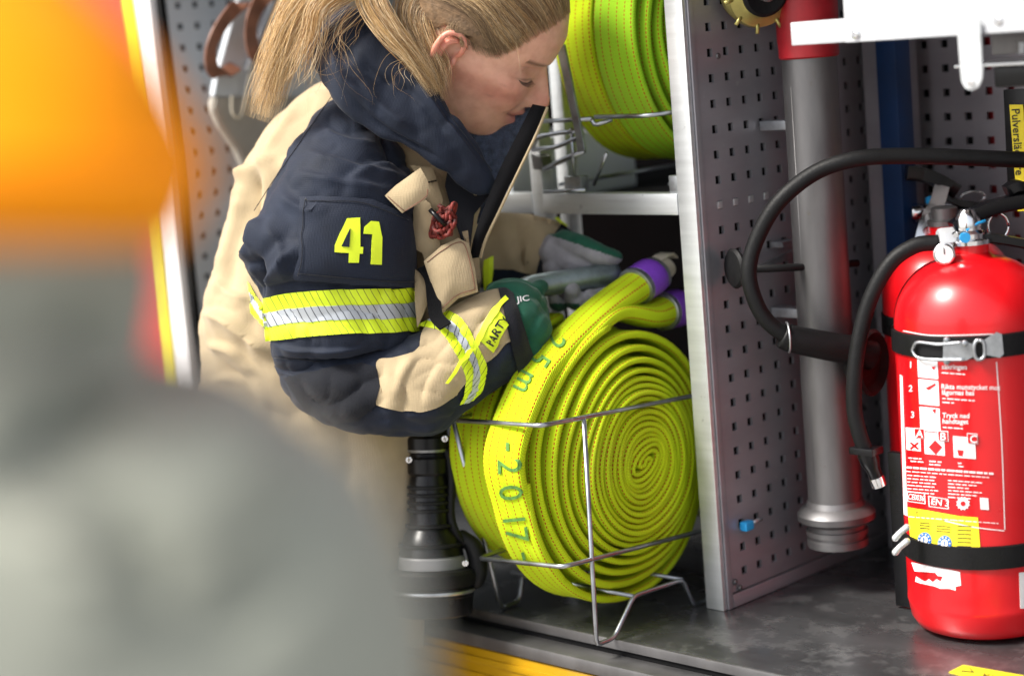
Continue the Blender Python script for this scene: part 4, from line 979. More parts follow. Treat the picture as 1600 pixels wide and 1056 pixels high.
for _ in range(6): TB[1:-1] = (TB[:-2] + 2 * TB[1:-1] + TB[2:]) / 4
na_ = 180; th = np.linspace(0, 2 * math.pi, na_, endpoint=False); HV = []
for w_, xf, xb, hw in TB:
    xc = max(-.006, xb + .022) if xb > -.03 else -.006
    c = np.cos(th); s = np.sin(th); n = 2.25
    X = np.where(c > 0, xc + (xf - xc) * np.abs(c) ** (2 / n), xc - (xc - xb) * np.abs(c) ** (2 / 2.1)); Yv = hw * np.sign(s) * np.abs(s) ** (2 / 2.15)
    HV.append(np.stack([X, Yv, np.full(na_, w_)], 1))
HV = np.vstack(HV); f_, l_, u_ = HV.T; al = np.abs(l_); front = np.clip((f_ - .03) / .04, 0, 1)
G = lambda v, c, s: np.exp(-((v - c) / s) ** 2)
df = np.zeros(len(HV)); dl = np.zeros(len(HV))
nose_h = np.interp(u_, [-.038, -.033, -.028, -.020, -.013, .004, .016, .026, .034], [0, .006, .020, .0255, .0235, .0125, .0045, .0005, 0])
nose_w = np.interp(u_, [-.034, -.02, 0, .025], [.0105, .0098, .0072, .0085])
df += front * nose_h * G(l_, 0, nose_w)
df += front * .0085 * G(al, .0135, .0062) * G(u_, -.0255, .0065)
df -= front * .0135 * G(al, .031, .0135) * G(u_, .0125, .0088); df += front * .0075 * G(al, .032, .0105) * G(u_, .0095, .0075)
df -= front * .0022 * G(u_, .0035, .0016) * G(al, .032, .013)           # closed lid line
df -= front * .0018 * G(u_, .0185, .0018) * G(al, .032, .012)           # lid crease
df += front * .0035 * G(al, .028, .018) * G(u_, .030, .006)
df -= front * .002 * G(l_, 0, .009) * G(u_, .024, .007)
df += front * .0055 * G(al, .045, .016) * G(u_, -.012, .014); dl += np.sign(l_) * .004 * G(al, .055, .02) * G(u_, -.008, .014)
df += front * .0062 * G(l_, 0, .0175) * G(u_, -.0435, .0042) ; df += front * .0068 * G(l_, 0, .016) * G(u_, -.0575, .0046)
df -= front * .0048 * G(l_, 0, .024) * G(u_, -.0508 + .62 * al ** 1.4, .0020); df -= front * .0025 * G(l_, 0, .02) * G(u_, -.068, .005)
df -= front * .0012 * G(l_, 0, .003) * G(u_, -.037, .005)
df -= front * .0030 * G(al, .0255, .0045) * G(u_, -.047, .0055)         # mouth corner
fold = .016 + (-.024 - u_) * .62; df -= front * .0024 * G(al, fold, .0040) * np.clip((u_ + .052) / .01, 0, 1) * np.clip((-.020 - u_) / .006, 0, 1)
df += front * .0032 * G(al, .034, .012) * G(u_, -.036, .013)            # smiling cheek
HV = HV + np.stack([df, dl, np.zeros(len(HV))], 1)
parts = [(HV, grid_faces(150, na_) + [tuple(range(na_))[::-1], tuple(len(HV) - na_ + i for i in range(na_))])]
# neck, shoulders
parts.append(tube_vf([(-.012, 0, -.02), (-.022, 0, -.07), (-.038, .004, -.11), (-.050, .006, -.140)], [.052, .052, .050, .044], 40, n=20))
# ears: helix rim, antihelix, concha, lobe
for sd in (-1, 1):
    E_ = lambda a, b_, o_: (a * .88 - .001, sd * (.0705 + o_), b_ * 1.02 - .011)
    rim = [E_(.006, .004, .001), E_(.010, .016, .007), E_(.006, .029, .011), E_(-.006, .034, .013), E_(-.018, .028, .015), E_(-.022, .012, .016), E_(-.019, -.004, .014), E_(-.012, -.018, .010), E_(-.004, -.027, .006), E_(.002, -.024, .003), E_(.004, -.015, .001)]
    parts.append(tube_vf(rim, [.0028, .0034, .0036, .0036, .0036, .0036, .0038, .0046, .0056, .0052, .003], 12, n=44, round_end=True))
    parts.append(tube_vf([E_(-.002, .024, .006), E_(-.011, .018, .0085), E_(-.0135, .004, .009), E_(-.009, -.010, .007), E_(-.003, -.016, .004)], [.003, .0036, .0038, .0036, .0034], 10, n=24, round_end=True))
    parts.append(tube_vf([E_(.007, .002, .002), E_(.006, -.006, .004), E_(.003, -.012, .003)], [.0035, .0042, .003], 10, n=12, round_end=True))
    sh = []                                                # thin back wall of the ear
    for a in np.linspace(0, 2 * math.pi, 28, endpoint=False): sh.append(E_(-.006 + .0145 * math.cos(a), .004 + .027 * math.sin(a), .0052 - .006 * math.cos(a)))
    sh2 = [(p[0], p[1] - sd * .004, p[2]) for p in sh]
    parts.append((np.array(sh + sh2 + [E_(-.001, .002, -.005), E_(-.001, .002, -.009)]), [(i, (i + 1) % 28, 28 + (i + 1) % 28, 28 + i) for i in range(28)] + [(56, (i + 1) % 28, i) for i in range(28)] + [(57, 28 + i, 28 + (i + 1) % 28) for i in range(28)]))
HVa, HFa = join_vf(parts)
def remesh(V, fs, vox, smooth_it=2, lam=.5):
    """fuse overlapping pieces into one continuous skin"""
    me = bpy.data.meshes.new('t'); me.from_pydata(np.asarray(V).tolist(), [], [list(map(int, f)) for f in fs]); me.update()
    bm = bmesh.new(); bm.from_mesh(me); bmesh.ops.recalc_face_normals(bm, faces=bm.faces); bm.to_mesh(me); bm.free()
    o = bpy.data.objects.new('t', me); COL.objects.link(o); md = o.modifiers.new('r', 'REMESH'); md.mode = 'VOXEL'; md.voxel_size = vox
    sm = o.modifiers.new('s', 'SMOOTH'); sm.factor = lam; sm.iterations = smooth_it
    dg = bpy.context.evaluated_depsgraph_get(); m2 = bpy.data.meshes.new_from_object(o.evaluated_get(dg))
    VV = np.empty(len(m2.vertices) * 3); m2.vertices.foreach_get('co', VV); ff = [tuple(p_.vertices) for p_ in m2.polygons]
    bpy.data.objects.remove(o); bpy.data.meshes.remove(me); bpy.data.meshes.remove(m2); return VV.reshape(-1, 3), ff
HV2, HF2 = remesh(HVa, HFa, .00165, 2, .5)
f_, l_, u_ = HV2.T; al = np.abs(l_)
base = np.array([.74, .425, .30]); c_ = np.tile(base, (len(HV2), 1))
def tint(wt, colr, k): 
    global c_
    c_ = c_ * (1 - k * wt[:, None]) + np.array(colr) * k * wt[:, None]
tint(G(al, .046, .022) * G(u_, -.022, .020), (.66, .25, .19), .72)
tint(G(l_, 0, .013) * G(u_, -.018, .014), (.66, .26, .20), .65)
lip = np.clip(1.6 * np.exp(-((l_ / .0235) ** 4 + ((u_ + .0505) / .0105) ** 4)), 0, 1) * (f_ > .07); tint(lip, (.50, .17, .16), .75)
tint(G(u_, -.0508 + .62 * al ** 1.4, .0014) * (al < .026) * (f_ > .07), (.16, .05, .05), .8)
tint(np.clip((al - .071) / .006, 0, 1) * (u_ > -.045) * (u_ < .03) * (f_ < .02), (.70, .25, .18), .7)
tint(G(al, .033, .0135) * G(u_, .0040, .0014) * (f_ > .05), (.10, .05, .04), .7)
tint(G(al, .032, .015) * G(u_, .0135, .008) * (f_ > .05), (.50, .25, .19), .5)
brow = np.exp(-(((u_ - .0275 - .10 * (al - .022) + 2.2 * (al - .03) ** 2) / .0030) ** 2)) * (al > .010) * (al < .050) * (f_ > .04); tint(brow, (.13, .075, .045), .85)
tint(G(al, .0085, .0035) * G(u_, -.0315, .0022) * (f_ > .09), (.14, .05, .04), .8)  # nostril: dark tint stands in for shade in the opening
for (mu, ml) in ((-.030, .052), (-.008, .056)):
    tint(G(l_, -ml, .0022) * G(u_, mu, .0018), (.40, .17, .13), .4)
body = fix_normals(mk('body', h2w(HV2), HF2, skin_m, per, col=c_))
hb = bvh_of((h2w(HV2), HF2))
# lashes
lash = []
for k in range(22):
    t = k / 21; a = .022 + .022 * t
    p0 = np.array([.0, -a, .0035 - .002 * math.sin(t * 3.1)]); h_ = hb.ray_cast(Vector(h2w(p0 + [.2, 0, 0])), Vector(HR @ np.array([-1., 0, 0])))
    if h_[0] is None: continue
    q0 = w2h(np.array(h_[0])); lash.append(tube_vf(h2w([q0 - [.001, 0, 0], q0 + [.004, -.001 * t, -.0022], q0 + [.0075, -.0035 * t, -.0022]]), [.0003, .0002, .00005], 5))
LV, LF = join_vf(lash); mk('eyelashes', LV, LF, black_p, per)

# ---- hair
SC = []; SF = []; SCOL = []; so_ = 0
def strand(P, r0, colr, seg=3, taper=True):
    global so_
    n = len(P); rr = r0 * (np.interp(np.linspace(0, 1, n), [0, .22, .7, 1], [.18, .8, .9, .12]) if taper else np.ones(n))
    V, f = tube_vf(P, list(rr), seg, closed_ends=False)
    SC.append(V); SF.extend([tuple(i + so_ for i in q) for q in f]); so_ += len(V)
    k = np.linspace(0, 1, n); cc = np.repeat(colr[None] * (1 + .10 * np.sin(k * 9 + RNG.uniform(0, 6)))[:, None], seg, 0); SCOL.append(cc)
BL = [np.array(c) for c in ((.70, .47, .21), (.58, .36, .14), (.82, .61, .34), (.40, .225, .085), (.26, .145, .06), (.88, .71, .46))]
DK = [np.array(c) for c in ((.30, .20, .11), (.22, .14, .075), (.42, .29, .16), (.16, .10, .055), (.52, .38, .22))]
def lock(guide, w0, w1, n, pal, rad=.00022, flow=.006, depth=.6, kk=22, curl=.0, wpow=1.):
    """guide: (px, py, Z) points; strands spread by w (m) across the view and in depth"""
    Gp = catmull([at(a, b_, Z=c2) for a, b_, c2 in guide], kk); T, A, B = frames(Gp); t = np.linspace(0, 1, kk)
    for _ in range(n):
        a = RNG.normal(0, .5, 2); a = np.clip(a, -1.1, 1.1); ph = RNG.uniform(0, 6.3, 3); e = RNG.uniform(.58, 1.06)
        w = w0 + (w1 - w0) * t ** wpow; wob = flow * np.sin(t * 5 + ph[0]) * t + curl * np.sin(t * 14 + ph[2]) * t
        side = np.cross(T, -fwd); side /= np.linalg.norm(side, axis=1)[:, None]; dep = np.broadcast_to(-fwd, side.shape)
        P = Gp + side * (a[0] * w + wob)[:, None] + dep * (a[1] * w * depth + flow * .5 * np.sin(t * 4 + ph[1]) * t)[:, None]
        m_ = max(6, int(kk * e)); strand(P[:m_], rad * RNG.uniform(.7, 1.5), pal[RNG.integers(len(pal))])
# scalp hair: strands that follow the skull from the hairline back to the tie
def skull(fx, lx, ux, off):
    d = np.array([fx, lx, ux]); org_ = np.array([-.005, 0, .045]); dn = d - org_; dn /= np.linalg.norm(dn)
    h_ = hb.ray_cast(Vector(h2w(org_ + dn * .25)), Vector(-(HR @ dn)))
    q = w2h(np.array(h_[0])) if h_[0] is not None else d
    return q + dn * off
tie = np.array([-.088, -.022, .005])
def hairline(s):   # s 0 at the ear, 1 at the middle of the forehead, 2 left ear
    tbl = np.array([(0, -.050, -.052, -.038), (.07, -.034, -.066, -.010), (.12, -.027, -.071, .004), (.17, -.015, -.072, .015), (.22, .006, -.073, .012), (.28, .028, -.071, .009), (.36, .048, -.066, .018), (.46, .057, -.061, .040), (.6, .066, -.052, .062), (.8, .076, -.030, .080), (1, .083, 0, .086), (1.4, .062, .054, .066), (2, -.012, .072, .030)])
    return np.array([np.interp(s, tbl[:, 0], tbl[:, i]) for i in (1, 2, 3)])
for k in range(5600):
    s = RNG.uniform(.40, 1.4) if k % 3 else RNG.uniform(0., .5); a = hairline(s) + RNG.normal(0, .0016, 3) + np.array([-.010, 0, .006]) * RNG.uniform(0, 1) ** 2
    e = tie + RNG.normal(0, .010, 3); sm_ = min(1., max(0., (s - .3) / .7))
    if s < .16: mid = (a + e) / 2 + np.array([-.004, -.012, .004]); q1 = (a + mid) / 2
    elif s < .3: mid = np.array([-.034, -.076, .040 + RNG.uniform(0, .012)]); q1 = (a + mid) / 2 + np.array([0, 0, .006])
    else:
        mid = np.array([-.012, -.0765, .047]) * (1 - sm_) + np.array([-.015, -.045 if s <= 1 else .03, .125]) * sm_ + RNG.normal(0, .004, 3); q1 = a * .5 + mid * .5 + np.array([.006, 0, -.003 + .012 * sm_])
    ctrl = catmull([a, q1, mid, mid * .5 + e * .5 + np.array([-.020, 0, .006]), e], 15)
    lift = RNG.uniform(.0012, .0085) * (.35 if s < .35 else 1); st0 = int(RNG.uniform(0, 6) * (k % 2)); wv = RNG.uniform(-.0006, .0006)
    P = [skull(*q, lift * min(1, .10 + i_ * .16) + wv * math.sin(i_ * .9 + k)) for i_, q in enumerate(ctrl)][st0:]
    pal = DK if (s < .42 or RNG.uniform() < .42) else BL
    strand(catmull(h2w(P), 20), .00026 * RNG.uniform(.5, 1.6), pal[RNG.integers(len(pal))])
HZ0 = 2.40
lock([(664, -30, HZ0), (640, 20, HZ0 - .01), (655, 72, HZ0 - .02), (678, 118, HZ0 - .025), (690, 160, HZ0 - .02)], .022, .009, 900, BL + DK[:2], curl=.001)
lock([(690, -10, HZ0), (655, 25, HZ0 - .01), (668, 75, HZ0 - .02), (686, 108, HZ0 - .02), (684, 140, HZ0 - .02)], .020, .012, 640, BL + DK[:3], curl=.001)
lock([(600, -50, HZ0 - .01), (580, -5, HZ0 - .03), (606, 45, HZ0 - .045), (646, 92, HZ0 - .045), (682, 146, HZ0 - .035)], .020, .007, 760, BL + DK[:1], flow=.005)
lock([(690, -70, HZ0), (590, -50, HZ0 - .01), (508, -18, HZ0 - .02), (464, 34, HZ0 - .01), (438, 100, HZ0), (412, 182, HZ0 + .01)], .028, .014, 1700, BL + BL[:3], flow=.010, curl=.0012)
lock([(680, -80, HZ0), (560, -50, HZ0 - .01), (480, -8, HZ0 - .01), (450, 50, HZ0), (426, 112, HZ0 + .01), (404, 188, HZ0 + .02)], .022, .013, 1200, BL, flow=.012, curl=.0016)
lock([(590, -40, HZ0 - .02), (505, 5, HZ0 - .05), (488, 60, HZ0 - .05), (470, 110, HZ0 - .05), (462, 140, HZ0 - .05)], .016, .018, 90, BL, rad=.00032, flow=.010, curl=.002)
lock([(600, -20, HZ0 - .02), (540, 40, HZ0 - .05), (535, 90, HZ0 - .06), (560, 170, HZ0 - .06)], .02, .035, 26, BL, rad=.00015, flow=.02, curl=.006)
lock([(560, -10, HZ0 - .02), (505, 50, HZ0 - .05), (492, 110, HZ0 - .05), (530, 130, HZ0 - .06)], .02, .03, 24, BL, rad=.00015, flow=.02, curl=.006)
lock([(655, 85, HZ0 - .03), (628, 115, HZ0 - .06), (640, 170, HZ0 - .065)], .012, .03, 10, BL, rad=.00015, flow=.015, curl=.005)
lock([(800, 20, HZ0 - .02), (806, 60, HZ0 - .035), (815, 110, HZ0 - .05), (828, 165, HZ0 - .05)], .001, .003, 2, DK, rad=.00011, flow=.003)
hair = mk('hair', np.vstack(SC), SF, hair_m, per, col=np.clip(np.vstack(SCOL), 0, 1))
# dark under-layer that closes the hair volume over the skull
cap_v = []; cap_f = []
nu, nv = 40, 24
for j in range(nv):
    for i in range(nu):
        s = 2 * i / (nu - 1); a = hairline(s); t = j / (nv - 1)
        t = .07 + .93 * t; q = a * (1 - t) + (tie + np.array([.012, .022 if s > 1 else 0, .012])) * t; q = q + np.array([0, 0, .10]) * math.sin(t * math.pi) * (.25 + .75 * math.sin(s * math.pi / 2))
        cap_v.append(skull(*q, .0005 + .004 * min(1, t * 5)))
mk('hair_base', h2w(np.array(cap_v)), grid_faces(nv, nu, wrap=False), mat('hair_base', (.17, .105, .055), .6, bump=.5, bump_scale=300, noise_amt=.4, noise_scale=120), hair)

# ---- jacket: torso
NZc = ((.0040, 9., (1, 1, .6)), (-.0055, 11., (1, 1, .6)), (-.0014, 24., (1, 1, .8)), (.0010, 36., (1, 1, .7)))
TZ = 2.56
tors = [(535, 120, 640, 150, TZ, .9), (490, 135, 700, 205, TZ, .85), (435, 178, 738, 262, TZ, .78), (375, 262, 752, 330, TZ, .74), (352, 345, 756, 400, TZ, .72), (332, 425, 752, 445, TZ, .70), (312, 488, 742, 490, TZ, .70), (314, 560, 722, 560, TZ + .01, .70), (305, 640, 700, 645, TZ + .02, .72), (310, 760, 672, 760, TZ + .03, .75), (318, 900, 668, 900, TZ + .04, .78), (322, 1010, 660, 1010, TZ + .05, .8)]
tv, tf = loft_vf(tors, 190, 150)
t_folds = [([(362, 282), (392, 262), (436, 250)], .010, 18), ([(404, 262), (392, 310), (384, 390)], -.016, 16), ([(378, 285), (356, 370), (344, 440)], .009, 16), ([(306, 492), (350, 496), (392, 528), (430, 560)], .013, 18), ([(316, 540), (360, 548), (400, 590)], .008, 15), ([(322, 600), (370, 596), (430, 646)], .008, 16), ([(440, 190), (420, 240)], .004, 24), ([(345, 560), (400, 620), (440, 660)], -.006, 14), ([(455, 330), (420, 400), (412, 450)], -.016, 22), ([(336, 430), (352, 455), (390, 470)], .006, 12), ([(470, 160), (430, 220), (404, 262)], .004, 14)]
tv = sculpt(tv, tf, t_folds, NZc, 1.)
jacket = fix_normals(mk('jacket', tv, tf, beige, per)); TVF = (tv, tf); tb_ = bvh_of(TVF)
# ---- right sleeve, upper
AZ = 2.44
sl = [(520, 150, 590, 190, AZ + .03, 1.0), (488, 180, 628, 232, AZ + .02, .90), (447, 240, 648, 285, AZ, .82), (408, 318, 654, 345, AZ - .01, .78), (380, 400, 651, 400, AZ - .01, .76), (398, 448, 650, 450, AZ - .005, .74), (412, 485, 650, 488, AZ, .72), (418, 530, 655, 524, AZ, .70), (424, 566, 640, 550, AZ + .004, .70), (436, 585, 600, 568, AZ + .01, .70)]
sv, sf = loft_vf(sl, 150, 130)
s_folds = [([(374, 412), (392, 384), (410, 336)], .012, 16), ([(398, 395), (410, 430), (408, 470)], -.016, 11), ([(470, 236), (560, 262), (640, 276)], .006, 14), ([(455, 268), (530, 284), (610, 296)], .005, 12), ([(430, 300), (470, 324), (520, 330)], .005, 12), ([(596, 198), (612, 236), (644, 264)], -.007, 10), ([(418, 350), (440, 392), (446, 446)], .006, 13), ([(420, 540), (480, 550), (570, 546)], .005, 9), ([(430, 560), (520, 568), (630, 550)], -.007, 7), ([(530, 290), (590, 256), (634, 258)], .006, 11), ([(404, 450), (430, 420), (466, 380)], .006, 10), ([(408, 446), (520, 446), (640, 456)], -.004, 8), ([(500, 190), (530, 215), (590, 225)], .004, 12)]
sv0 = sculpt(sv, sf, s_folds, ((.0026, 11., (1, 1, .7)),), 3.); smb = bvh_of((sv0, sf))
sv = sculpt(sv, sf, s_folds, ((.0026, 11., (1, 1, .7)), (-.0050, 13., (1, 1, 1.3)), (-.0022, 27., (1, 1, 1.2)), (.0008, 40., (1, 1, .8))), 3.)
fix_normals(mk('sleeve', sv, sf, navy, jacket)); SVF = (sv, sf)
# ---- right forearm
fa = [(428, 572, 442, 606, AZ + .02, 1.6), (452, 552, 466, 640, AZ + .01, 1.1), (520, 535, 520, 668, AZ, .9), (600, 528, 592, 684, AZ - .01, .85), (652, 512, 672, 682, AZ - .015, .82), (694, 486, 722, 652, AZ - .015, .80), (738, 463, 772, 616, AZ - .01, .80), (776, 450, 812, 588, AZ - .005, .80), (792, 450, 828, 570, AZ, .80), (798, 458, 832, 556, AZ, .75)]
fv, ff_ = loft_vf(fa, 150, 120)
f_folds = [([(652, 550), (626, 590), (618, 630)], .005, 14), ([(470, 590), (530, 606), (590, 650)], .003, 18), ([(690, 560), (664, 600), (658, 640)], -.0025, 14), ([(600, 560), (596, 600), (602, 640)], -.0025, 12), ([(690, 515), (720, 560), (740, 600)], .003, 14), ([(500, 575), (545, 600)], .005, 16), ([(540, 570), (580, 600)], -.004, 14), ([(790, 500), (815, 520)], -.004, 9), ([(780, 540), (760, 590)], -.004, 8), ([(640, 650), (700, 648)], .004, 8)]
fv = sculpt(fv, ff_, f_folds, ((.0028, 13., (1, 1, 1)), (-.0046, 15., (1, 1, 1)), (-.0020, 30., (1, 1, 1)), (.0008, 40., (1, 1, 1))), 5.)
fix_normals(mk('forearm_sleeve', fv, ff_, navy, jacket)); FVF = (fv, ff_)
arm_b = bvh_of(SVF, FVF); fb = bvh_of(FVF); sbv_ = bvh_of(SVF)
patch('forearm_panel', [(590, 566), (618, 560), (652, 548), (664, 516), (700, 487), (745, 464), (774, 455), (788, 456), (799, 486), (808, 520), (800, 532), (790, 538), (775, 556), (758, 566), (736, 586), (722, 604), (706, 620), (672, 640), (640, 642), (594, 634), (588, 624), (592, 596)], fb, .0034, beige, jacket, 4, .0035, smooth=True)
patch('elbow_patch', [(446, 590), (520, 575), (566, 568), (588, 575), (596, 600), (586, 632), (560, 654), (520, 660), (480, 640)], fb, .0042, navy_dark, jacket, 5, .004)
V, f = loft_vf([(778, 447, 812, 592, AZ - .004, .84), (790, 446, 828, 577, AZ - .002, .85), (800, 451, 836, 563, AZ, .84)], 30, 70, cap=False); V = sculpt(V, f, (), ((.0015, 20., (1, 1, 1)),)); fix_normals(mk('sleeve_cuff', V, f, navy_dark, jacket))
# reflective tape
def tape(top_, bot_, bvh, off=.0022, parent=jacket, n=90):
    strip('reflective_tape', top_, bot_, bvh, off, tape_yel, parent, 0, 1, n, 12); strip('reflective_tape', top_, bot_, bvh, off + .0012, tape_sil, parent, .34, .68, n, 6)
tape([(413, 466), (450, 458), (520, 453), (590, 452), (648, 449)], [(417, 533), (455, 528), (530, 522), (600, 520), (653, 517)], sbv_)
tape([(704, 489), (724, 503), (745, 540), (757, 570), (752, 605), (738, 622)], [(656, 511), (690, 522), (714, 556), (726, 588), (724, 612), (716, 630)], fb, .0046)
tape([(388, 440), (400, 462), (413, 478)], [(392, 488), (404, 500), (416, 512)], bvh_of(TVF), .003)
patch('forearm_piping', [(787, 468), (791, 473), (778, 492), (750, 532), (698, 600), (694, 599), (700, 590), (740, 536), (772, 488)], fb, .0074, hivis, jacket, 6, .001)
patch('name_tab', [(749, 532), (779, 488), (792, 507), (766, 548)], fb, .0060, hivis, jacket, 6, .0015)
text_on('name_text', 'PARTY', (766, 540), (.545, -.838), 11, fb, .0072, black_p, jacket, wide=.98, bold=.02)
# sleeve pocket and number
patch('sleeve_pocket', [(470, 309), (520, 308), (580, 312), (628, 334), (640, 345), (646, 392), (647, 450), (600, 445), (530, 440), (463, 436), (459, 430), (468, 400)], smb, .0042, navy, jacket, 6, .005, puff=.0025)
pv = bvh_of(SVF)
def stitch(pts, b_, off, m=navy_dark, r=.0005, nm='stitching', parent=jacket): tube(nm, drape(b_, catmull(pts, 30), off)[0], r, m, parent, 5)
stitch([(478, 318), (560, 318), (632, 345)], smb, .0072); stitch([(478, 318), (474, 400), (468, 428)], smb, .0072); stitch([(468, 424), (560, 433), (645, 440)], smb, .0072)
four = [(541, 343), (562, 342), (562, 386), (565.5, 386), (565, 396), (561.5, 396), (561, 409), (544, 409), (544, 396), (523, 395), (524, 384)]
hole4 = [(546, 358), (545, 386), (533, 385)]
patch('number_four', [(541, 343), (561, 342), (561, 386), (565.5, 386), (565, 396), (560, 396), (559, 409), (544, 409), (544.5, 395), (523, 394), (523.5, 384)], smb, .0080, hivis, jacket, 5, .0012)
patch('number_four_counter', [(546, 358), (545, 386), (533.5, 385)], smb, .0094, navy, jacket, 5, .0012)
patch('number_one', [(577, 347), (589, 348), (594, 372), (593, 412), (577, 411), (579, 367), (566, 366), (567, 356)], smb, .0080, hivis, jacket, 5, .0012)
stitch([(520, 150), (470, 222), (430, 280), (398, 330)], arm_b, .001); stitch([(430, 558), (520, 563), (640, 545)], sbv_, .0015)
# ---- collar
CZ = 2.40
co = [(505, 5, 478, 36, CZ + .06, .55), (552, 14, 486, 92, CZ + .03, .5), (612, 58, 522, 160, CZ + .0, .46), (664, 112, 580, 208, CZ - .01, .44), (704, 170, 645, 240, CZ - .015, .42), (744, 222, 700, 276, CZ - .005, .40), (770, 262, 742, 306, CZ + .01, .38), (777, 284, 764, 304, CZ + .015, .34)]
cv, cf = loft_vf(co, 110, 90, exp=2.6)
c_folds = [([(520, 60), (530, 110), (575, 160)], .008, 14), ([(560, 90), (590, 120), (620, 130)], -.009, 12), ([(555, 110), (600, 170), (650, 205)], .006, 14), ([(540, 140), (600, 200), (690, 250)], -.005, 8), ([(640, 110), (690, 180), (750, 255)], .005, 8), ([(600, 100), (640, 140), (700, 210)], -.004, 10)]
cv = sculpt(cv, cf, c_folds, ((.003, 16., (1, 1, 1)), (-.0040, 17., (1, 1, 1)), (.0010, 40., (1, 1, 1))), 9.)
fix_normals(mk('collar', cv, cf, navy, jacket)); cb = bvh_of((cv, cf))
stitch([(612, 70), (664, 124), (704, 182), (742, 232), (768, 268)], cb, .001, navy_dark)
# far side of the collar: soft lining and the hook tape flap that stands up in front of the mouth
fl = [(740, 170, 800, 130, CZ + .10, .3), (716, 215, 836, 160, CZ + .09, .30), (722, 262, 812, 232, CZ + .08, .3), (748, 310, 790, 290, CZ + .07, .3), (745, 350, 765, 345, CZ + .07, .3)]
lv, lf = loft_vf(fl, 60, 48); lv = sculpt(lv, lf, (), ((.003, 30., (1, 1, 1)),), 2.)
fix_normals(mk('collar_lining', lv, lf, fleece, jacket))
def slab(name, pts, Zs, t, m, parent, bev=.001):
    return prism(name, [at(a, b_, Z=z_) for (a, b_), z_ in zip(pts, Zs)], fwd * t, m, parent, bev)
FZ = CZ + .015
def band3(name, Lp, Rp, Z0, t, m, parent, bulge=.004, n=40, k=6, wav=.0):
    """long strip of stiff cloth between two px edges, bowed across and wavy along"""
    A = catmull(Lp, n); B = catmull(Rp, n); V = []
    for i in range(n):
        for j in range(k + 1):
            q = A[i] + (B[i] - A[i]) * j / k; z_ = Z0 - bulge * math.sin(math.pi * j / k) + wav * math.sin(i * .31 + .5) - .012 * math.sin(math.pi * i / (n - 1))
            V.append(at(q[0], q[1], Z=z_))
    V = np.array(V); V, fs = thicken(V, grid_faces(n, k + 1, wrap=False), np.tile(-fwd, (len(V), 1)), t); o = sharp(fix_normals(mk(name, V, fs, m, parent)), 50); return V, fs
Lp = [(832, 163), (812, 203), (782, 262), (757, 322), (740, 372), (734, 404)]; Rp = [(853, 167), (836, 208), (808, 266), (780, 324), (757, 372), (748, 402)]
band3('hook_tape_flap', Lp, Rp, FZ, .005, hook, jacket, .004, wav=.0012)
band3('front_edge', [(a_ + .5, b_) for a_, b_ in Rp], [(a_ + 4.5, b_ + 1.5) for a_, b_ in Rp], FZ - .0005, .009, beige, jacket, .001, k=2, wav=.0012)
slab('front_facing', [(700, 262), (742, 306), (768, 300), (741, 335), (733, 400), (722, 380), (706, 330), (695, 290)], [CZ + .035] * 8, .008, navy_dark, jacket)
# ---- right breast: straps, cord, pocket
chest = bvh_of(TVF)
BZ = CZ + .02
def flap(name, pts, m=beige_in, Z0=BZ, puff=.010, t=.004, dzx=0., parent=jacket, step=7, wr=.0025, seed=0.):
    """stiff piece of cloth with its own bulge, at its own depth in front of the chest"""
    out = dense(pts, step); lo, hi = out.min(0), out.max(0); gx, gy = np.meshgrid(np.arange(lo[0], hi[0], step), np.arange(lo[1], hi[1], step)); g_ = np.stack([gx.ravel(), gy.ravel()], 1); g_ = g_[inside(g_, out)]; g_ = g_[seg_dist(g_, np.vstack([out, out[:1]])) > step * .5]
    P = np.vstack([out, g_]); n = len(out); v2, _, f2, *_ = delaunay_2d_cdt([Vector(p_) for p_ in P], [(i, (i + 1) % n) for i in range(n)], [], 1, 1e-4); v2 = np.array([p_[:] for p_ in v2]); ff = [tuple(f) for f in f2]
    d = seg_dist(v2, np.vstack([out, out[:1]])); c0 = v2.mean(0)
    zz = Z0 - puff * np.clip(d / d.max(), 0, 1) ** .6 + dzx * (v2[:, 0] - c0[0]) / 100 + wr * np.array([noise.fractal(Vector((p_[0] * .018 + seed, p_[1] * .018, seed)), 1., 2., 3) for p_ in v2])
    top_ = np.array([at(p_[0], p_[1], Z=z_) for p_, z_ in zip(v2, zz)]); nn = np.tile(-fwd, (len(v2), 1)); V, fs = thicken(top_, ff, nn, t)
    o = fix_normals(mk(name, V, fs, m, parent)); sharp(o, 50); return (V, fs)
flap('chest_panel', [(610, 216), (660, 236), (700, 268), (716, 310), (735, 372), (748, 400), (752, 440), (700, 470), (652, 520), (650, 400), (648, 300)], beige_in, CZ + .055, .012, .006, seed=4.)
flap('strap_base', [(640, 258), (676, 262), (692, 312), (690, 330), (668, 330), (660, 285)], beige_in, CZ + .030, .004, seed=6.)
flap('radio_strap', [(645, 316), (662, 310), (672, 318), (682, 350), (690, 396), (664, 408), (660, 396), (640, 384), (646, 345)], beige, CZ + .010, .006, .005, seed=8.)
fv1 = flap('radio_flap', [(601, 306), (618, 290), (657, 262), (668, 282), (672, 300), (664, 312), (640, 326), (628, 333)], beige, CZ - .035, .005, .005, seed=1.)
fv2 = flap('breast_pocket', [(662, 408), (690, 384), (716, 372), (732, 380), (742, 420), (747, 456), (716, 466), (690, 490), (683, 492), (676, 450)], beige, CZ - .012, .010, .007, seed=3.)
flap('pocket_gusset', [(722, 362), (731, 360), (736, 400), (731, 396)], beige_in, CZ - .0, .003, .004, seed=3.)
flap('side_panel', [(648, 420), (672, 440), (676, 452), (662, 490), (652, 512), (648, 470)], beige_in, CZ + .005, .005, .004, seed=5.)
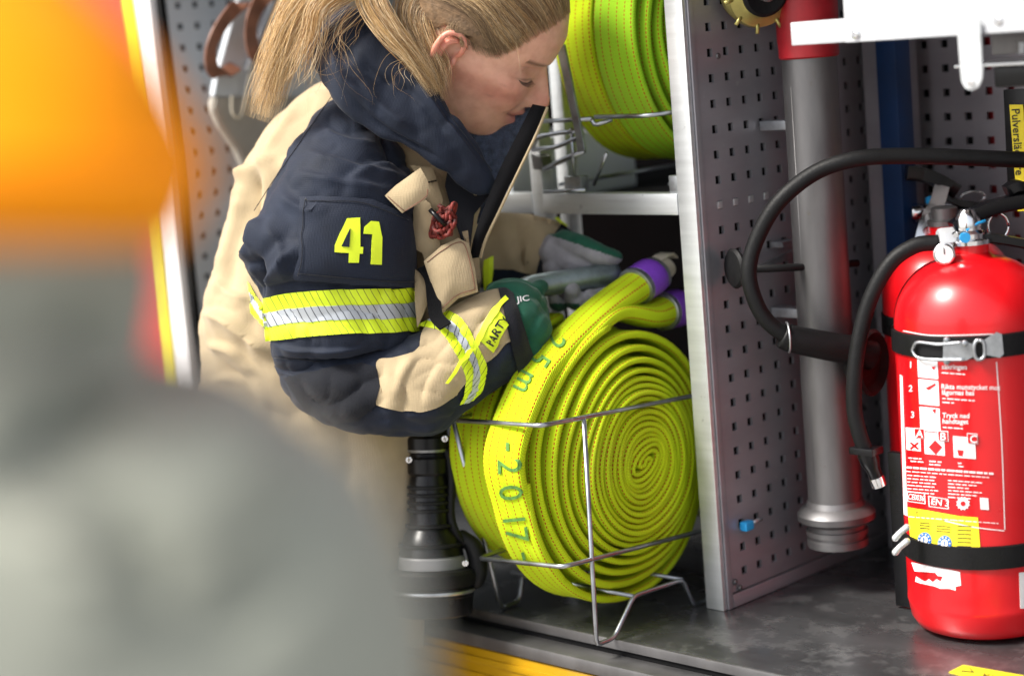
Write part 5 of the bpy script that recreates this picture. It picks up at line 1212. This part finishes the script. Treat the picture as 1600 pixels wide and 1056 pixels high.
ribbon('black_strap', [at(662, 416, Z=CZ - .0), at(674, 436, Z=CZ - .01), at(678, 470, Z=CZ - .014), at(682, 494, Z=CZ - .02), at(696, 510, Z=CZ - .03)], .0085, .0012, hook, jacket, rt_h)
stitch([(606, 307), (632, 330)], bvh_of(fv1), .0008, leather); stitch([(632, 330), (664, 308), (668, 296)], bvh_of(fv1), .0008, leather)
stitch([(668, 410), (694, 390), (716, 379), (727, 386), (737, 424), (742, 452)], bvh_of(fv2), .0008, leather); stitch([(742, 452), (714, 461), (688, 484)], bvh_of(fv2), .0008, leather)
slab('strap_slot', [(668, 284), (682, 281), (683, 283), (669, 286)], [CZ + .022] * 4, .002, hook, jacket, 0)
patch('front_tape', [(745, 406), (757, 400), (757, 420), (754, 448), (745, 458), (744, 430)], bvh_of(join_vf([TVF])), .012, hivis, jacket, 6, .002)
# carabiner cord tucked in the pocket
crd = empty('paracord_bundle', at(696, 350, Z=CZ - .02), 'red and black cord bundle hanging at the chest pocket', 'cord')
rn = random.Random(3)
for k in range(9):
    cxp, cyp = 690 + rn.uniform(-8, 16), 344 + rn.uniform(-10, 16); pts = []
    for a in np.linspace(0, 2 * math.pi, 14): pts.append(at(cxp + (9 + rn.uniform(-3, 5)) * math.cos(a + k), cyp + (15 + rn.uniform(-5, 6)) * math.sin(a) , Z=CZ - .015 - .014 * math.sin(a + k * 1.3)))
    tube('cord', pts, .0026, cord_m, crd, 8, n=44)
tube('clip', [at(672, 328, Z=CZ - .03), at(684, 340, Z=CZ - .034), at(696, 352, Z=CZ - .03)], .003, black_pl, crd, 10)

# ---- left sleeve (far arm)
LZ = 2.62
ls = [(742, 330, 735, 452, LZ, .8), (775, 332, 768, 448, LZ, .8), (815, 336, 800, 446, LZ, .82), (848, 342, 832, 440, LZ, .85), (876, 352, 848, 428, LZ, .9), (892, 366, 856, 420, LZ, .9)]
lsv, lsf = loft_vf(ls, 90, 90)
lsv = sculpt(lsv, lsf, [([(812, 370), (816, 400), (822, 430)], -.010, 9), ([(785, 360), (800, 400)], .006, 14), ([(832, 360), (850, 385)], .005, 12)], ((.003, 14., (1, 1, 1)),), 7.)
fix_normals(mk('far_sleeve', lsv, lsf, navy, jacket)); lsb = bvh_of((lsv, lsf))
patch('far_sleeve_panel', [(744, 334), (790, 334), (830, 337), (866, 346), (884, 352), (866, 366), (848, 388), (840, 412), (836, 428), (818, 426), (800, 420), (770, 420), (744, 420)], lsb, .002, beige, jacket, 6, .002)
patch('far_cuff', [(876, 352), (894, 366), (876, 384), (864, 404), (858, 424), (842, 424), (846, 402), (858, 376)], lsb, .0035, navy_dark, jacket, 6, .003)
patch('far_piping', [(864, 345), (868, 344), (884, 357), (880, 359)], lsb, .005, hivis, jacket, 5, .001)

# ---- gloves: fingers fused to the palm, back and palm in two colours
def glove(name, chains, Zb, m_of, parent, vox=.0021):
    pcs = []
    for pts, rads in chains: pcs.append(tube_vf([at(a, b_, Z=z_) for a, b_, z_ in pts], rads, 16, n=max(10, len(pts) * 6), round_end=True))
    V, fs = join_vf(pcs); V, fs = remesh(V, fs, vox, 3, .5)
    V = np.array([v + Vector((noise.noise(Vector(v) * 60), noise.noise(Vector(v) * 60 + Vector((9, 0, 0))), noise.noise(Vector(v) * 60 + Vector((0, 9, 0))))) * .0016 for v in map(Vector, V)])
    return V, fs
def two_tone(name, V, fs, mA, mB, test, parent):
    o = fix_normals(mk(name, V, fs, mA, parent)); o.data.materials.append(mB)
    P = proj(V); idx = np.array([1 if test(P[list(f)].mean(0), V[list(f)].mean(0)) else 0 for f in fs]); o.data.polygons.foreach_set('material_index', idx); return o
# left hand: thumb along the top, fingers curling under the pipe
Zl = 2.58
chains = [([(868, 392, Zl + .01), (900, 405, Zl), (925, 412, Zl)], [.024, .026, .022]),
          ([(872, 415, Zl + .01), (900, 425, Zl + .02), (930, 430, Zl + .02)], [.022, .024, .022]),
          ([(880, 378, Zl - .0), (905, 384, Zl - .02), (935, 397, Zl - .025), (962, 402, Zl - .02)], [.016, .0150, .0145, .0095]),
          ([(930, 425, Zl + .03), (946, 440, Zl + .01), (938, 462, Zl - .022), (920, 462, Zl - .038)], [.012, .0125, .0115, .0095]),
          ([(915, 430, Zl + .03), (930, 452, Zl + .01), (918, 472, Zl - .022), (902, 470, Zl - .040)], [.0125, .013, .012, .010]),
          ([(900, 436, Zl + .03), (908, 458, Zl + .01), (900, 470, Zl - .025), (893, 452, Zl - .048)], [.0125, .013, .0125, .0105]),
          ([(880, 440, Zl + .03), (884, 462, Zl + .01), (872, 474, Zl - .02), (866, 464, Zl - .036)], [.011, .0115, .011, .009])]
V, fs = glove('glove', chains, Zl, None, per)
def lt(p_, w_): return (p_[1] < 376 + (p_[0] - 885) * .34) or (p_[1] > 474 and p_[0] < 905)
two_tone('left_glove', V, fs, glove_gy, glove_gr, lt, per)
# right hand: back of a green glove closing round the pipe behind the cuff
Zr = 2.44
chains = [([(790, 500, Zr), (815, 505, Zr), (828, 512, Zr)], [.040, .036, .028]),
          ([(800, 540, Zr), (822, 545, Zr), (828, 560, Zr + .01)], [.026, .024, .018]),
          ([(780, 462, Zr), (808, 460, Zr), (828, 466, Zr + .01)], [.018, .018, .015]),
          ([(775, 455, Zr + .02), (800, 450, Zr + .03), (830, 455, Zr + .04), (846, 448, Zr + .05)], [.013, .013, .012, .010]),
          ([(820, 480, Zr), (838, 480, Zr + .02), (842, 470, Zr + .05)], [.014, .013, .011]),
          ([(822, 500, Zr), (842, 500, Zr + .02), (846, 490, Zr + .05)], [.014, .013, .011]),
          ([(820, 520, Zr), (838, 524, Zr + .02), (842, 515, Zr + .05)], [.014, .013, .011]),
          ([(816, 540, Zr), (832, 545, Zr + .02), (836, 538, Zr + .05)], [.013, .012, .010])]
V, fs = glove('glove', chains, Zr, None, per); gl = two_tone('right_glove', V, fs, glove_gr, glove_gy, lambda p_, w_: False, per)
gb = bvh_of((V, fs))
text_on('glove_print', 'JIC', (808, 473), (1, -.16), 9, gb, .001, white_p, gl, wide=1.3)

# ---- steel pipe in her hands
sp_ = empty('curved_steel_pipe', at(880, 440, Z=2.56), 'short bent steel tube held in both gloved hands', 'pipe')
tube('tube', [at(790, 478, Z=2.50), at(806, 462, Z=2.50), at(826, 450, Z=2.515), at(860, 443, Z=2.53), at(900, 437, Z=2.545), at(962, 427, Z=2.57)], [.0155] * 6, mat('pipe_zinc', (.30, .36, .38), .4, .75, noise_amt=.35, noise_scale=30), sp_, 24, n=40)
tube('bore_shade', [at(955, 428, Z=2.568), at(963, 426.8, Z=2.5705)], .0125, pit, sp_, 20)  # black plug in the tube end, painted shade for the opening

# ---- trousers and boots (behind the foreground figure)
tr = []
hipw = at(480, 980, Z=2.62)
for s, dx in ((-1, 0), (1, 0)):
    lat = (rt_h * .0 + fwd_h) * .09 * s
    a = hipw + lat; k_ = a * .5 + np.array([0, 0, 0]); foot = np.array([a[0] - .10 * rt_h[0], a[1] - .10 * rt_h[1], GZ + .08]) + lat * .3
    kn = (a + foot) / 2 + rt_h * .04
    tr.append(tube_vf([a + np.array([0, 0, .12]), a, (a + kn) / 2, kn, (kn + foot) / 2, foot + np.array([0, 0, .02])], [.10, .10, .09, .078, .07, .072], 32, n=50, round_end=True))
    bt = foot - np.array([0, 0, .08])
    V1, f1_ = tube_vf([bt + np.array([0, 0, .22]), bt + np.array([0, 0, .10]), bt + np.array([0, 0, .055]) + rt_h * .02, bt + np.array([0, 0, .045]) + rt_h * .10, bt + np.array([0, 0, .040]) + rt_h * .17], [.062, .058, .055, .046, .036], 24, n=30, round_end=True); V1[:, 2] = np.maximum(V1[:, 2], GZ + .002)
    fix_normals(mk('boot', V1, f1_, black_rub, per))
V1, f1_ = join_vf(tr); V1, f1_ = remesh(V1, f1_, .008, 3); fix_normals(mk('trousers', V1, f1_, trouser_m, per))

# ================================================================== out-of-focus person close to the camera
QZ = .76
fg = empty('person', at(-150, 1056, Z=QZ) * np.array([1, 1, 0]) + np.array([0, 0, GZ]), 'out-of-focus person in an orange helmet and grey coat close to the camera', 'person')
hm = [(-330, -190, -290, -190, QZ, .9), (-560, -120, -20, -130, QZ, .95), (-690, 0, 135, -10, QZ, 1.0), (-745, 110, 236, 95, QZ, 1.0), (-775, 200, 290, 185, QZ, 1.0), (-790, 262, 312, 250, QZ, 1.02), (-780, 315, 306, 305, QZ, 1.02), (-750, 362, 286, 356, QZ, 1.0), (-700, 386, 262, 382, QZ, .97)]
hv_, hf_ = loft_vf(hm, 70, 80); fix_normals(mk('helmet', hv_, hf_, orange, fg))
brim = [(-800, 258, 322, 246, QZ, 1.04), (-806, 268, 330, 256, QZ, 1.05), (-800, 280, 324, 268, QZ, 1.04)]
V, f = loft_vf(brim, 12, 80); fix_normals(mk('helmet_rim', V, f, orange, per if False else fg))
ng = [(-690, 376, 258, 372, QZ, .95), (-690, 430, 262, 425, QZ, .95), (-670, 490, 250, 480, QZ, .95), (-640, 560, 232, 545, QZ, .95), (-640, 640, 240, 610, QZ, .95)]
V, f = loft_vf(ng, 40, 70); V = sculpt(V, f, [([(210, 470), (120, 580), (0, 700)], -.02, 40)], ((.006, 14., (1, 1, 1)),)); fix_normals(mk('neck_guard', V, f, greycoat, fg))
ct = [(-700, 560, 180, 540, QZ + .01, .7), (-900, 600, 345, 574, QZ + .01, .62), (-1060, 660, 465, 645, QZ + .01, .58), (-1150, 740, 562, 735, QZ + .01, .56), (-1200, 850, 622, 848, QZ + .01, .56), (-1210, 980, 652, 975, QZ + .01, .58), (-1215, 1120, 668, 1110, QZ + .01, .58), (-1215, 1500, 690, 1500, QZ + .01, .58), (-1200, 2400, 680, 2400, QZ + .01, .58), (-1180, 3600, 660, 3600, QZ + .01, .55)]
V, f = loft_vf(ct, 140, 120); V = sculpt(V, f, [([(0, 700), (110, 620), (220, 560)], -.020, 50), ([(60, 560), (0, 640)], .015, 50), ([(20, 800), (110, 860), (190, 930)], .014, 50), ([(150, 760), (250, 880), (240, 960)], -.014, 50), ([(300, 660), (380, 720), (360, 800)], .012, 60), ([(480, 860), (420, 930), (300, 1030)], -.010, 50)], ((.005, 9., (1, 1, 1)),), 4.); fix_normals(mk('coat', V, f, greycoat, fg))
lg = []
bq = at(-265, 3600, Z=QZ)
for s in (-1, 1):
    a = at(-265 + 300 * s, 3500, Z=QZ + .01); a[2] = min(a[2], -.0); ft = np.array([a[0], a[1], GZ + .06]); lg.append(tube_vf([a, (a + ft) / 2, ft], [.085, .07, .06], 24, n=20))
    bt = ft - np.array([0, 0, .06]); V1, f1_ = tube_vf([bt + np.array([0, 0, .14]), bt + np.array([0, 0, .06]), bt + fwd_h * .09 + np.array([0, 0, .045]), bt + fwd_h * .17 + np.array([0, 0, .04])], [.055, .055, .048, .036], 20, n=20, round_end=True); V1[:, 2] = np.maximum(V1[:, 2], GZ + .002); fix_normals(mk('boot', V1, f1_, black_rub, fg))
V1, f1_ = join_vf(lg); fix_normals(mk('trousers', V1, f1_, greycoat, fg))
